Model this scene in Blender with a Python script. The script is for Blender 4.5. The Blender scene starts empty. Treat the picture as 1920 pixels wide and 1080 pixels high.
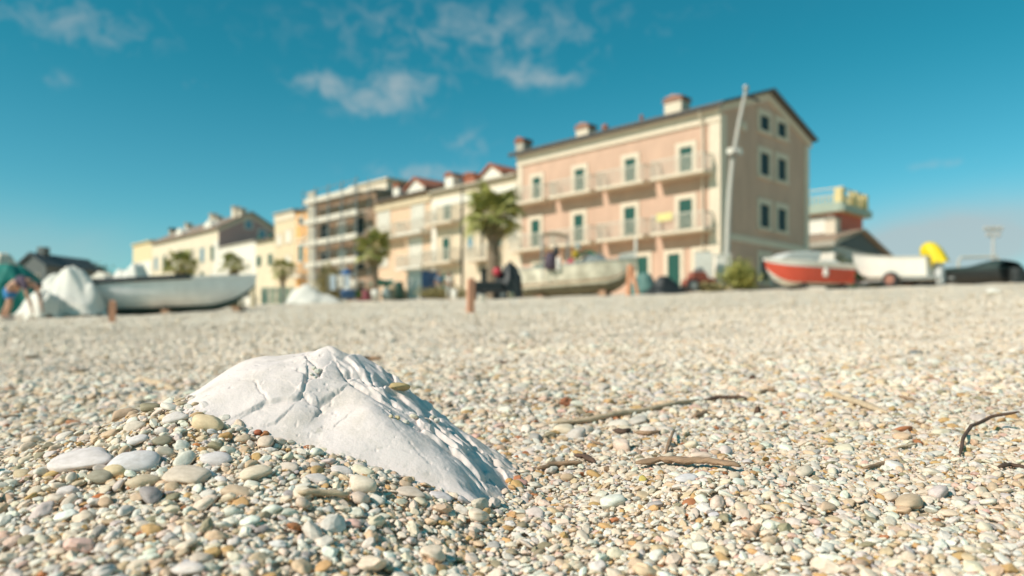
import bpy, bmesh, math, random
import numpy as np
from mathutils import Vector, Matrix, Euler

random.seed(7)
rng = np.random.default_rng(11)
scene = bpy.context.scene
C = scene.collection

# ------------------------------------------------------------------ camera
F = 1455.0          # focal length in photo pixels (photo is 1920 wide)
CX, HY = 960.0, 638.0   # principal column, eye-level row
cam_d = bpy.data.cameras.new('camera')
cam_d.sensor_width = 36.0
cam_d.lens = F / 1920 * 36.0
cam_d.shift_y = (HY - 540) / 1920
cam_d.clip_start = 0.02
cam_d.clip_end = 3000
cam_d.dof.use_dof = True
cam_d.dof.focus_distance = 1.0
cam_d.dof.aperture_fstop = 3.35
cam_d.dof.aperture_blades = 0
cam = bpy.data.objects.new('camera', cam_d)
cam.location = (0, 0, 0)
cam.rotation_euler = (math.radians(90), 0, 0)
C.objects.link(cam)
scene.camera = cam

# ------------------------------------------------------------------ light
SUN = Vector((-1.15, -0.68, 0.98)).normalized()
SUN_EL = math.asin(SUN.z)
SUN_AZ = math.atan2(SUN.x, SUN.y)
sd = bpy.data.lights.new('sun', 'SUN')
sd.energy = 4.6
sd.angle = math.radians(0.5)
sd.color = (1.0, 0.925, 0.825)
so = bpy.data.objects.new('sun', sd)
so.rotation_euler = (-SUN).to_track_quat('-Z', 'Y').to_euler()
so.location = (-30, -6, 30)
C.objects.link(so)

scene.cycles.max_bounces = 6
scene.cycles.diffuse_bounces = 3
scene.cycles.use_adaptive_sampling = True
scene.cycles.adaptive_threshold = 0.02
vs = scene.view_settings
vs.view_transform = 'Standard'
vs.look = 'None'
vs.exposure = 0.07
vs.gamma = 1.0
vs.use_curve_mapping = False

world = bpy.data.worlds.new('World')
scene.world = world
world.use_nodes = True
nt = world.node_tree
nt.nodes.clear()

def N(t, **kw):
    n = nt.nodes.new(t)
    for k, v in kw.items():
        setattr(n, k, v)
    return n

def val(x):
    return x

def mth(op, a, b=None, c=None, clamp=False):
    n = N('ShaderNodeMath', operation=op, use_clamp=clamp)
    for i, s in enumerate((a, b, c)):
        if s is None:
            continue
        if isinstance(s, (int, float)):
            n.inputs[i].default_value = s
        else:
            nt.links.new(s, n.inputs[i])
    return n.outputs[0]

def mixc(fac, a, b, mode='MIX'):
    n = N('ShaderNodeMix', data_type='RGBA', blend_type=mode)
    for s, i in ((fac, 0), (a, 6), (b, 7)):
        if isinstance(s, (int, float)):
            n.inputs[i].default_value = s
        elif isinstance(s, tuple):
            n.inputs[i].default_value = (*s, 1)
        else:
            nt.links.new(s, n.inputs[i])
    return n.outputs[2]

sky = N('ShaderNodeTexSky', sky_type='NISHITA')
sky.sun_disc = False
sky.sun_elevation = SUN_EL
sky.sun_rotation = SUN_AZ
sky.altitude = 0
sky.air_density = 1.0
sky.dust_density = 0.35
sky.ozone_density = 1.6
tc = N('ShaderNodeTexCoord')
sep = N('ShaderNodeSeparateXYZ')
nt.links.new(tc.outputs['Generated'], sep.inputs[0])
az = mth('ARCTAN2', sep.outputs[0], sep.outputs[1])
el = mth('ARCSINE', sep.outputs[2])
SKY_TINT = (0.43, 0.80, 0.80)
skyc = mixc(1.0, sky.outputs[0], SKY_TINT, 'MULTIPLY')
# deeper blue away from the horizon, the same all round
depth_f = mth('SMOOTH_MIN', mth('MULTIPLY', mth('MAXIMUM', el, 0.0), 3.0), 1.0, 0.2)
skyc = mixc(depth_f, skyc, mixc(1.0, skyc, (0.20, 0.84, 0.76), 'MULTIPLY'))

def cloud_noise(scale, detail, rough, stretch, seed):
    mp = N('ShaderNodeMapping')
    mp.inputs['Scale'].default_value = (1, 1, stretch)
    mp.inputs['Location'].default_value = (seed, seed * .7, seed * .3)
    nt.links.new(tc.outputs['Generated'], mp.inputs[0])
    nz = N('ShaderNodeTexNoise')
    nz.inputs['Scale'].default_value = scale
    nz.inputs['Detail'].default_value = detail
    nz.inputs['Roughness'].default_value = rough
    nz.inputs['Distortion'].default_value = 0.5
    nt.links.new(mp.outputs[0], nz.inputs[0])
    return nz.outputs[0]

def px_dir(x, y):
    a = math.atan((x - CX) / F)
    e = math.atan((HY - y) / math.hypot(F, x - CX))
    return a, e

def blob(x, y, rx, ry, amp):
    a0, e0 = px_dir(x, y)
    da = mth('MULTIPLY', mth('SUBTRACT', az, a0), F / rx)
    de = mth('MULTIPLY', mth('SUBTRACT', el, e0), F / ry)
    r2 = mth('ADD', mth('MULTIPLY', da, da), mth('MULTIPLY', de, de))
    return mth('MULTIPLY', mth('POWER', 2.718, mth('MULTIPLY', r2, -1.0)), amp)

def addall(xs):
    s = xs[0]
    for x in xs[1:]:
        s = mth('ADD', s, x)
    return s

n1 = cloud_noise(34.0, 5.0, 0.58, 1.2, 5.3)
n2 = cloud_noise(3.2, 4.0, 0.55, 2.2, 8.4)
wisps = addall([blob(600, 155, 55, 22, .95), blob(690, 195, 75, 26, .9), blob(760, 160, 75, 32, .9),
                blob(880, 270, 60, 26, .62), blob(800, 324, 100, 17, 1.0), blob(985, 143, 55, 20, .9),
                blob(345, 150, 34, 12, .6), blob(105, 152, 26, 14, .5), blob(1765, 308, 50, 10, .6),
                blob(1040, 150, 70, 14, .5), blob(900, 60, 320, 60, .62), blob(120, 40, 150, 40, .6)])
wm = mth('MULTIPLY', mth('SUBTRACT', mth('ADD', mth('MULTIPLY', wisps, 0.34), n1), 0.575), 2.4)
wm = mth('MULTIPLY', mth('MAXIMUM', mth('MINIMUM', wm, 1.0), 0.0), mth('MINIMUM', mth('MULTIPLY', wisps, 0.95), 0.62))
band = addall([blob(1740, 465, 200, 48, .85), blob(1930, 425, 220, 50, .85), blob(2300, 450, 330, 80, 1.0), blob(1600, 500, 160, 45, .75),
               blob(140, 470, 300, 40, .3), blob(-700, 420, 500, 70, .7), blob(3300, 380, 500, 90, .8)])
bm_ = mth('MULTIPLY', band, mth('ADD', mth('MULTIPLY', n2, 1.6), -0.12))
bm_ = mth('MULTIPLY', mth('MAXIMUM', mth('MINIMUM', bm_, 1.0), 0.0), 0.85)
# the same thin broken cloud goes on over the rest of the dome
n3 = cloud_noise(5.0, 6.0, 0.6, 2.0, 21.0)
gen = mth('MULTIPLY', mth('SUBTRACT', n3, 0.62), 4.0)
gen = mth('MULTIPLY', mth('MAXIMUM', mth('MINIMUM', gen, 1.0), 0.0), mth('MULTIPLY', mth('MAXIMUM', mth('MINIMUM', mth('MULTIPLY', mth('SUBTRACT', el, 0.36), 8.0), 1.0), 0.0), 0.6))
cm = mth('MAXIMUM', mth('MAXIMUM', wm, bm_), gen)
CLOUD = (3.1, 3.55, 3.65)
skyc = mixc(cm, skyc, CLOUD)
bg = N('ShaderNodeBackground')
bg.inputs['Strength'].default_value = 0.142
nt.links.new(skyc, bg.inputs['Color'])
wo = N('ShaderNodeOutputWorld')
nt.links.new(bg.outputs[0], wo.inputs[0])

# ------------------------------------------------------------------ numeric helpers
def _hash(ix, iy, seed):
    n = (ix.astype(np.int64) * 374761393 + iy.astype(np.int64) * 668265263 + seed * 1442695041) & 0x7fffffff
    n = ((n ^ (n >> 13)) * 1274126177) & 0x7fffffff
    n = n ^ (n >> 16)
    return (n & 0xffff) / 65535.0

def vnoise(x, y, seed=0):
    x = np.asarray(x, float); y = np.asarray(y, float)
    ix = np.floor(x); iy = np.floor(y)
    fx = x - ix; fy = y - iy
    fx = fx * fx * fx * (fx * (fx * 6 - 15) + 10); fy = fy * fy * fy * (fy * (fy * 6 - 15) + 10)
    a = _hash(ix, iy, seed); b = _hash(ix + 1, iy, seed)
    c = _hash(ix, iy + 1, seed); d = _hash(ix + 1, iy + 1, seed)
    return (a * (1 - fx) + b * fx) * (1 - fy) + (c * (1 - fx) + d * fx) * fy * 1.0

def fbm(x, y, octaves=4, seed=0, gain=0.5):
    s = 0; a = 1; t = 0
    for o in range(octaves):
        s = s + a * (vnoise(x * 2 ** o, y * 2 ** o, seed + 17 * o) - .5)
        t += a; a *= gain
    return s / t * 2

def smin(a, b, k):
    h = np.clip(.5 + .5 * (b - a) / k, 0, 1)
    return b * (1 - h) + a * h - k * h * (1 - h)

# pebble bank piled against the rock: excess height over the beach slope
BANK = np.array([(-.39, 1.02, .140), (-.34, 1.01, .112), (-.45, 1.03, .128), (-.52, 1.02, .105), (-.66, 1.0, .072), (-.85, 1.0, .035), (-.307, .97, .094),
                 (-.244, .96, .079), (-.168, .94, .062), (-.102, .93, .036), (-.0126, .92, .0), (-.473, .8, .06),
                 (-.3, .78, .06), (-.147, .82, .0415), (-.5, 1.25, .015), (-.35, 1.3, .0), (-.7, 1.3, 0), (-1, 1.2, 0),
                 (.15, .9, 0), (.1, 1.2, 0), (-.1, 1.25, 0), (.3, .8, 0), (-.3, .6, .04), (-.6, .6, .03), (0, .6, .0),
                 (-1.2, .9, 0), (-.9, .7, .02), (.5, 1, 0), (-.5, 1.6, 0), (0, 1.6, 0), (-.3, .4, 0), (.2, .4, 0), (-.8, .4, 0)])
_S = .17
_d = BANK[:, None, :2] - BANK[None, :, :2]
_w = np.linalg.solve(np.exp(-(_d ** 2).sum(2) / (2 * _S * _S)) + 0.004 * np.eye(len(BANK)), BANK[:, 2])
STREET = 2.6

def G(X, Y):
    X = np.asarray(X, float); Y = np.asarray(Y, float)
    p = -.26 + .061 * Y + .031 * X
    p = np.where(Y < 0, -.26 + .1 * Y + .031 * X, p)
    e = np.zeros_like(p)
    near = (Y < 2.4) & (Y > -.2) & (np.abs(X) < 2.4)
    if near.any():
        xn = X[near]; yn = Y[near]
        s = np.zeros_like(xn)
        for (bx, by, _), w in zip(BANK, _w):
            s += w * np.exp(-((xn - bx) ** 2 + (yn - by) ** 2) / (2 * _S * _S))
        e[near] = np.clip(s, -.004, .16)
    R = np.sqrt(X * X + Y * Y)
    und = .006 * fbm(X * 7, Y * 7, 2, 5) + .020 * fbm(X * 2.6, Y * 2.6, 3, 9) * np.clip((R - 1.15) / 1.2, 0, 1)
    und = und + .020 * fbm(X * 4.2, Y * 3.2, 2, 33) * np.clip((R - 5) / 5, 0, 1) * np.clip((40 - R) / 10, 0, 1)
    und = und + .10 * fbm(X * .35, Y * .35, 3, 13) * np.clip((R - 9) / 16, 0, 1) + .05 * fbm(X * 1.3, Y * 1.3, 2, 31) * np.clip((R - 7) / 8, 0, 1)
    z = p + e + und
    z = smin(z, STREET + 0.0 * z, .25)
    return np.maximum(z, -3.0)

def g1(x, y):
    return float(G(np.array([x]), np.array([y]))[0])

def at(x, y, Y):
    return Vector(((x - CX) / F * Y, Y, (HY - y) / F * Y))

def on(x, Y, dz=0):
    """ground point under photo column x at depth Y"""
    X = (x - CX) / F * Y
    return Vector((X, Y, g1(X, Y) + dz))

_YS = np.exp(np.linspace(math.log(.55), math.log(60), 2600))
def hit(x, y):
    X = (x - CX) / F * _YS
    zr = (HY - y) / F * _YS
    g = G(X, _YS)
    k = np.nonzero(zr <= g)[0]
    i = k[0] if len(k) else len(_YS) - 1
    return Vector((X[i], _YS[i], g[i]))

# ------------------------------------------------------------------ materials
MATS = {}
def mat(name, col, rough=.7, var=.12, scale=6., bump=0., metal=0., col2=None, stretch=(1, 1, 1), alpha=None, trans=0.):
    if name in MATS:
        return MATS[name]
    warm = lambda c: (c[0] * 1.02, c[1] * .965, c[2] * .91)
    col = warm(col); col2 = warm(col2) if col2 else None
    m = bpy.data.materials.new(name)
    m.use_nodes = True
    t = m.node_tree
    b = t.nodes['Principled BSDF']
    b.inputs['Roughness'].default_value = rough
    b.inputs['Metallic'].default_value = metal
    co = t.nodes.new('ShaderNodeTexCoord')
    mp = t.nodes.new('ShaderNodeMapping')
    mp.inputs['Scale'].default_value = stretch
    t.links.new(co.outputs['Object'], mp.inputs[0])
    nz = t.nodes.new('ShaderNodeTexNoise')
    nz.inputs['Scale'].default_value = scale
    nz.inputs['Detail'].default_value = 5
    nz.inputs['Roughness'].default_value = .6
    t.links.new(mp.outputs[0], nz.inputs[0])
    rp = t.nodes.new('ShaderNodeValToRGB')
    rp.color_ramp.elements[0].position = .3
    rp.color_ramp.elements[1].position = .7
    c0 = [min(1, c * (1 - var)) for c in col]
    c1 = [min(1, c * (1 + var)) for c in (col2 or col)]
    rp.color_ramp.elements[0].color = (*c0, 1)
    rp.color_ramp.elements[1].color = (*c1, 1)
    t.links.new(nz.outputs[0], rp.inputs[0])
    t.links.new(rp.outputs[0], b.inputs['Base Color'])
    if bump:
        bp = t.nodes.new('ShaderNodeBump')
        bp.inputs['Strength'].default_value = bump
        bp.inputs['Distance'].default_value = .02
        t.links.new(nz.outputs[0], bp.inputs['Height'])
        t.links.new(bp.outputs[0], b.inputs['Normal'])
    if trans:
        b.inputs['Transmission Weight'].default_value = trans
    MATS[name] = m
    return m

# ------------------------------------------------------------------ mesh helpers
class MB:
    def __init__(s):
        s.v = []; s.f = []
    def box(s, x0, x1, y0, y1, z0, z1):
        i = len(s.v)
        s.v += [(x0, y0, z0), (x1, y0, z0), (x1, y1, z0), (x0, y1, z0), (x0, y0, z1), (x1, y0, z1), (x1, y1, z1), (x0, y1, z1)]
        s.f += [(i, i + 3, i + 2, i + 1), (i + 4, i + 5, i + 6, i + 7), (i, i + 1, i + 5, i + 4), (i + 1, i + 2, i + 6, i + 5), (i + 2, i + 3, i + 7, i + 6), (i + 3, i, i + 4, i + 7)]
        return s
    def loft(s, rings, cap=True, closed=True):
        i0 = len(s.v); n = len(rings[0])
        for r in rings:
            s.v += [tuple(p) for p in r]
        for k in range(len(rings) - 1):
            for j in range(n if closed else n - 1):
                a = i0 + k * n + j; b = i0 + k * n + (j + 1) % n
                s.f.append((a, b, b + n, a + n))
        if cap and closed:
            s.f.append(tuple(i0 + j for j in reversed(range(n))))
            s.f.append(tuple(i0 + (len(rings) - 1) * n + j for j in range(n)))
        return s
    def tube(s, pts, rad, n=8, flat=1.0, jit=0.):
        pts = [Vector(p) for p in pts]
        rings = []
        for k, p in enumerate(pts):
            d = (pts[min(k + 1, len(pts) - 1)] - pts[max(k - 1, 0)]).normalized()
            up = Vector((0, 0, 1)) if abs(d.z) < .95 else Vector((0, 1, 0))
            a = d.cross(up).normalized(); b = a.cross(d).normalized()
            r = rad[k] if isinstance(rad, (list, tuple)) else rad
            rings.append([p + (a * math.cos(t) + b * math.sin(t) * flat) * r * (1 + jit * (random.random() - .5)) for t in [2 * math.pi * j / n for j in range(n)]])
        return s.loft(rings)
    def prism(s, poly, axis, a0, a1):
        """extrude a 2-D polygon along an axis ('x': poly in y,z; 'y': poly in x,z; 'z': poly in x,y)"""
        def P(p, a):
            return {'x': (a, p[0], p[1]), 'y': (p[0], a, p[1]), 'z': (p[0], p[1], a)}[axis]
        return s.loft([[P(p, a0) for p in poly], [P(p, a1) for p in poly]])
    def lathe(s, prof, n=14, c=(0, 0, 0)):
        return s.loft([[(c[0] + r * math.cos(2 * math.pi * j / n), c[1] + r * math.sin(2 * math.pi * j / n), c[2] + z) for j in range(n)] for r, z in prof])
    def grid(s, A):
        i0 = len(s.v); h, w = len(A), len(A[0])
        for r in A:
            s.v += [tuple(p) for p in r]
        for a in range(h - 1):
            for b in range(w - 1):
                k = i0 + a * w + b
                s.f.append((k, k + 1, k + w + 1, k + w))
        return s

def obj(name, mb, m, parent=None, smooth=False, bevel=0., loc=None, rotz=None, fixn=True):
    if isinstance(mb, bpy.types.Mesh):
        me = mb
    else:
        me = bpy.data.meshes.new(name)
        me.from_pydata([tuple(v) for v in mb.v], [], mb.f)
        if fixn:
            b = bmesh.new(); b.from_mesh(me)
            bmesh.ops.recalc_face_normals(b, faces=b.faces)
            b.to_mesh(me); b.free()
        if smooth:
            me.polygons.foreach_set('use_smooth', [True] * len(me.polygons))
        me.materials.append(m)
    o = bpy.data.objects.new(name, me)
    C.objects.link(o)
    if parent:
        o.parent = parent
    if loc is not None:
        o.location = loc
    if rotz is not None:
        o.rotation_euler.z = rotz
    if bevel:
        md = o.modifiers.new('bevel', 'BEVEL'); md.width = bevel; md.segments = 2; md.limit_method = 'ANGLE'
    return o

def tag(o, label, cat, group=None, kind=None):
    o['label'] = label; o['category'] = cat
    if group: o['group'] = group
    o['kind'] = kind or 'thing'
    return o

def empty(name, loc=(0, 0, 0), rotz=0, label=None, cat=None, group=None, parent=None):
    o = bpy.data.objects.new(name, None)
    o.empty_display_size = .2
    C.objects.link(o); o.location = loc; o.rotation_euler.z = rotz
    if parent: o.parent = parent
    if label: tag(o, label, cat, group)
    return o
# ================================================================== GROUND
def axis_coords(lo, hi, fine, k):
    n_neg = 0
    pos = [0.]; st = fine
    while pos[-1] < hi:
        pos.append(pos[-1] + st); st = max(fine, abs(pos[-1]) * k)
    neg = [0.]; st = fine
    while neg[-1] > lo:
        neg.append(neg[-1] - st); st = max(fine, abs(neg[-1]) * k)
    return np.array(sorted(set(neg[1:] + pos)))

gx = axis_coords(-420, 420, .02, .035)
gy = axis_coords(-30, 700, .02, .03)
GX, GY = np.meshgrid(gx, gy)
GZ = G(GX, GY)
GZ = GZ - .004
nv = GX.size
me = bpy.data.meshes.new('beach')
w_ = len(gx); h_ = len(gy)
idx = np.arange(nv).reshape(h_, w_)
quads = np.stack([idx[:-1, :-1], idx[:-1, 1:], idx[1:, 1:], idx[1:, :-1]], -1).reshape(-1, 4)
def mesh_np(me, verts, quads, smooth=True):
    me.vertices.add(len(verts)); me.vertices.foreach_set('co', np.ascontiguousarray(verts, np.float32).ravel())
    me.loops.add(quads.size); me.loops.foreach_set('vertex_index', quads.astype(np.int32).ravel())
    me.polygons.add(len(quads))
    me.polygons.foreach_set('loop_start', np.arange(0, quads.size, 4, dtype=np.int32))
    me.polygons.foreach_set('use_smooth', np.ones(len(quads), bool) if smooth else np.zeros(len(quads), bool))
    me.update(); me.validate()
mesh_np(me, np.stack([GX, GY, GZ], -1).reshape(-1, 3), quads)

gm = bpy.data.materials.new('shingle'); gm.use_nodes = True
t = gm.node_tree; b = t.nodes['Principled BSDF']; b.inputs['Roughness'].default_value = .85
def L(a, bb): t.links.new(a, bb)
co = t.nodes.new('ShaderNodeTexCoord')
vo = t.nodes.new('ShaderNodeTexVoronoi'); vo.inputs['Scale'].default_value = 34; vo.inputs['Randomness'].default_value = 1
L(co.outputs['Object'], vo.inputs['Vector'])
sepc = t.nodes.new('ShaderNodeSeparateColor'); L(vo.outputs['Color'], sepc.inputs[0])
rp = t.nodes.new('ShaderNodeValToRGB'); cr = rp.color_ramp; cr.interpolation = 'LINEAR'
pts = [(0, (.56, .455, .345)), (.12, (.70, .575, .435)), (.35, (.76, .64, .505)), (.6, (.79, .67, .535)), (.82, (.82, .715, .59)), (.93, (.71, .55, .38)), (1, (.68, .59, .50))]
cr.elements[0].position = 0; cr.elements[0].color = (*pts[0][1], 1)
cr.elements[1].position = 1; cr.elements[1].color = (*pts[-1][1], 1)
for p, c in pts[1:-1]:
    e = cr.elements.new(p); e.color = (*c, 1)
L(sepc.outputs[0], rp.inputs[0])
nz = t.nodes.new('ShaderNodeTexNoise'); nz.inputs['Scale'].default_value = .55; nz.inputs['Detail'].default_value = 5; L(co.outputs['Object'], nz.inputs['Vector'])
rp2 = t.nodes.new('ShaderNodeValToRGB'); rp2.color_ramp.elements[0].color = (.88, .86, .82, 1); rp2.color_ramp.elements[0].position = .35
rp2.color_ramp.elements[1].color = (1.06, 1.05, 1.03, 1); rp2.color_ramp.elements[1].position = .62
L(nz.outputs[0], rp2.inputs[0])
mx = t.nodes.new('ShaderNodeMix'); mx.data_type = 'RGBA'; mx.blend_type = 'MULTIPLY'; mx.inputs[0].default_value = 1
L(rp.outputs[0], mx.inputs[6]); L(rp2.outputs[0], mx.inputs[7]); L(mx.outputs[2], b.inputs['Base Color'])
bp = t.nodes.new('ShaderNodeBump'); bp.invert = True; bp.inputs['Strength'].default_value = .55; bp.inputs['Distance'].default_value = .012
L(vo.outputs['Distance'], bp.inputs['Height'])
nzb = t.nodes.new('ShaderNodeTexNoise'); nzb.inputs['Scale'].default_value = 5.5; nzb.inputs['Detail'].default_value = 6; nzb.inputs['Roughness'].default_value = .7; L(co.outputs['Object'], nzb.inputs['Vector'])
bp2 = t.nodes.new('ShaderNodeBump'); bp2.inputs['Strength'].default_value = .6; bp2.inputs['Distance'].default_value = .06
L(nzb.outputs[0], bp2.inputs['Height']); L(bp.outputs[0], bp2.inputs['Normal']); L(bp2.outputs[0], b.inputs['Normal'])
me.materials.append(gm)
beach = bpy.data.objects.new('beach', me); C.objects.link(beach)
tag(beach, 'pale shingle beach sloping up to the street', 'beach', kind='structure')

# ================================================================== ROCK
def plane3(p, q, r):
    M = np.array([[p.x, p.y, 1], [q.x, q.y, 1], [r.x, r.y, 1]])
    return np.linalg.solve(M, np.array([p.z, q.z, r.z]))
def pl(a, b_, p):
    return np.array([a, b_, p.z - a * p.x - b_ * p.y])

PK = at(606, 655, 1.12)
P_F = plane3(PK, at(830, 858, .97), at(420, 785, .98))
P_R = plane3(PK, at(826, 862, .97), at(888, 800, 1.2))
P_T1 = pl(.68, .26, at(404, 714, 1.10))
P_T2 = pl(.13, .14, at(540, 666, 1.13))
P_B = pl(.05, -.95, at(600, 655, 1.17))
P_E = pl(-1.9, .25, at(958, 885, 1.0))
P_E2 = pl(-.8, -.35, at(950, 848, 1.05))
P_FL = pl(-.1, 1.5, at(650, 900, .915))

def dist_poly(X, Y, pts):
    """distance and signed side to a polyline in plan"""
    best = np.full(X.shape, 1e9); side = np.zeros(X.shape)
    for (ax, ay), (bx, by) in zip(pts[:-1], pts[1:]):
        dx, dy = bx - ax, by - ay
        L2 = dx * dx + dy * dy + 1e-12
        tt = np.clip(((X - ax) * dx + (Y - ay) * dy) / L2, 0, 1)
        ex = X - ax - tt * dx; ey = Y - ay - tt * dy
        d = np.hypot(ex, ey)
        sg = np.sign(dx * (Y - ay) - dy * (X - ax))
        m = d < best
        best = np.where(m, d, best); side = np.where(m, sg, side)
    return best, side

def rock_base(X, Y):
    ev = lambda p: p[0] * X + p[1] * Y + p[2]
    z = ev(P_F) + .012 * np.exp(-((X + .27) ** 2 + (Y - 1.04) ** 2) / .01) + .010 * np.exp(-((X + .17) ** 2 + (Y - .98) ** 2) / .006)
    z = z - .016 * np.exp(-((X + .235) ** 2 / .0012 + (Y - 1.02) ** 2 / .004))
    z = smin(z, ev(P_T1), .030)
    z = smin(z, ev(P_T2), .018)
    z = smin(z, ev(P_FL), .025)
    zr = ev(P_R)
    z = smin(z, zr, .012)
    z = smin(z, ev(P_E), .016)
    z = smin(z, ev(P_E2), .016)
    z = smin(z, ev(P_B), .016)
    return z, zr

# map a photo pixel on the front of the rock to plan position
_ys = np.linspace(.85, 1.3, 900)
def rock_px(x, y):
    X = (x - CX) / F * _ys
    zb, _ = rock_base(X, _ys)
    zr = (HY - y) / F * _ys
    k = np.nonzero(zr <= zb)[0]
    i = k[0] if len(k) else np.argmin(np.abs(zr - zb))
    return (X[i], _ys[i])

CRACKS = [  # pixels, groove depth, groove width, step height, step reach
    ([(479, 712), (486, 728), (497, 744), (506, 750)], .0022, .0016, .0008, .010),
    ([(487, 760), (500, 753), (512, 751), (530, 748), (548, 747), (563, 742), (570, 732), (573, 716), (574, 700)], .0024, .0020, .0048, .022),
    ([(573, 716), (585, 706), (598, 702), (604, 694)], .0030, .0022, -.0040, .016),
    ([(574, 742), (584, 752), (598, 757), (612, 752), (626, 742), (636, 733)], .0030, .0024, .0040, .018),
    ([(560, 692), (580, 700), (600, 706), (598, 690), (588, 680), (575, 668)], .0028, .0028, .0024, .012),
    ([(597, 757), (602, 767), (596, 775)], .0040, .0035, -.0030, .010),
    ([(506, 791), (518, 789), (527, 781), (533, 774)], .0012, .0018, .0028, .014),
    ([(629, 802), (640, 793), (652, 783)], .0014, .0014, .0010, .010),
    ([(468, 772), (480, 764), (492, 761)], .0010, .0016, .0022, .016),
    ([(640, 690), (652, 706), (668, 718), (690, 735), (708, 747)], .0050, .0040, .0050, .018),
    ([(655, 700), (680, 712), (705, 738), (735, 760)], .0060, .0045, .0050, .016),
    ([(690, 716), (706, 735), (730, 752), (760, 772), (800, 790)], .0060, .0040, -.0060, .018),
    ([(740, 778), (775, 800), (812, 818), (850, 850)], .0035, .0030, .0040, .016),
    ([(800, 812), (830, 838), (870, 872), (905, 905)], .0030, .0030, .0035, .014),
    ([(840, 822), (868, 846), (896, 868), (915, 890)], .0040, .0035, .0040, .014),
]
CRACKS_P = [([rock_px(*p) for p in pts], *r) for pts, *r in CRACKS]

def rock_z(X, Y):
    z, zr = rock_base(X, Y)
    # 0 on the smooth worn face, 1 on the broken right-hand side
    ev = lambda p: p[0] * X + p[1] * Y + p[2]
    fr = smin(ev(P_F), ev(P_T2), .02)
    rough = 1 / (1 + np.exp(-(fr - zr - .004) / .006))
    z = z + .0075 * fbm(X * 9 + 3, Y * 9, 3, 41) * (1 - .3 * rough)
    z = z + .0006 * fbm(X * 60, Y * 60, 3, 43)
    ua = X * .78 - Y * .63; va = X * .63 + Y * .78
    ua = ua + .012 * fbm(X * 30, Y * 30, 2, 44); va = va + .010 * fbm(X * 30 + 4, Y * 30, 2, 45)
    nn = fbm(ua * 8 + 2, va * 12, 4, 49, .5) * 3.4
    fl_ = np.floor(nn); fr_ = nn - fl_
    led = fl_ + np.clip((fr_ - .38) / .24, 0, 1)          # broken ledges
    crev = np.clip(1 - np.abs(fbm(ua * 9 + 2, va * 15, 3, 47, .5)) * 9, 0, 1) * (vnoise(X * 14, Y * 14, 48) > .42)
    z = z + rough * (.0066 * led + .010 * fbm(X * 12 + 5, Y * 12, 3, 51, .5) - .006 * crev + .0014 * fbm(X * 70, Y * 70, 3, 53, .55))
    z = z + .0075 * np.exp(-((X - PK.x - .004) ** 2 + (Y - PK.y - .005) ** 2) / .00035)
    # shallow plates on the worn face
    cx = X * 17 + .35 * fbm(X * 20, Y * 20, 3, 61); cy = Y * 14 + .35 * fbm(X * 20 + 9, Y * 20, 3, 62)
    ix = np.floor(cx); iy = np.floor(cy)
    f1 = np.full(X.shape, 9.); hh = np.zeros(X.shape); f2 = np.full(X.shape, 9.)
    for dx in (-1, 0, 1):
        for dy in (-1, 0, 1):
            px_ = ix + dx + .15 + .7 * _hash(ix + dx, iy + dy, 71); py_ = iy + dy + .15 + .7 * _hash(ix + dx, iy + dy, 72)
            d = np.hypot(cx - px_, cy - py_)
            h = _hash(ix + dx, iy + dy, 73)
            closer = d < f1
            f2 = np.where(closer, f1, np.minimum(f2, d)); hh = np.where(closer, h, hh); f1 = np.where(closer, d, f1)
    edge = f2 - f1
    z = z + .0022 * (hh - .5) * np.clip(edge / .22, 0, 1) ** .7 * (.55 + .9 * rough)
    for pts, dep, wid, stp, reach in CRACKS_P:
        wx = X + .0022 * fbm(X * 120, Y * 120, 2, 81); wy = Y + .0022 * fbm(X * 120 + 7, Y * 120, 2, 82)
        d, sg = dist_poly(wx, wy, pts)
        z = z - .95 * dep * np.exp(-(d / wid) ** 2) + stp * np.clip(sg * d / .0016, -1, 1) * np.exp(-d / reach) * .52
    # pits
    pit = vnoise(X * 150, Y * 150, 91)
    z = z - .0016 * np.clip((pit - .86) / .14, 0, 1) * (vnoise(X * 20, Y * 20, 92) > .52)
    return z

xs = np.arange(-.60, .06, .00105); ys = np.arange(.84, 1.45, .00115)
RX, RY = np.meshgrid(xs, ys)
RZ = rock_z(RX, RY)
RG = G(RX, RY)
keepv = RZ > RG - .035
kq = keepv[:-1, :-1] | keepv[1:, 1:] | keepv[:-1, 1:] | keepv[1:, :-1]
idx = np.arange(RX.size).reshape(RX.shape)
quads = np.stack([idx[:-1, :-1], idx[:-1, 1:], idx[1:, 1:], idx[1:, :-1]], -1)[kq]
used = np.unique(quads); remap = np.full(RX.size, -1); remap[used] = np.arange(len(used))
V = np.stack([RX, RY, RZ], -1).reshape(-1, 3)[used]
V[:, 2] = np.maximum(V[:, 2], G(V[:, 0], V[:, 1]) - .06)
me = bpy.data.meshes.new('white_rock')
mesh_np(me, V, remap[quads])
rm = bpy.data.materials.new('chalk_rock'); rm.use_nodes = True
t = rm.node_tree; b = t.nodes['Principled BSDF']; b.inputs['Roughness'].default_value = .9; b.inputs['Specular IOR Level'].default_value = .25
co = t.nodes.new('ShaderNodeTexCoord')
nz = t.nodes.new('ShaderNodeTexNoise'); nz.inputs['Scale'].default_value = 14; nz.inputs['Detail'].default_value = 8; nz.inputs['Roughness'].default_value = .65
L(co.outputs['Object'], nz.inputs[0])
rp = t.nodes.new('ShaderNodeValToRGB')
rp.color_ramp.elements[0].position = .28; rp.color_ramp.elements[0].color = (.66, .55, .475, 1)
rp.color_ramp.elements[1].position = .52; rp.color_ramp.elements[1].color = (.81, .675, .62, 1)
L(nz.outputs[0], rp.inputs[0])
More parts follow.
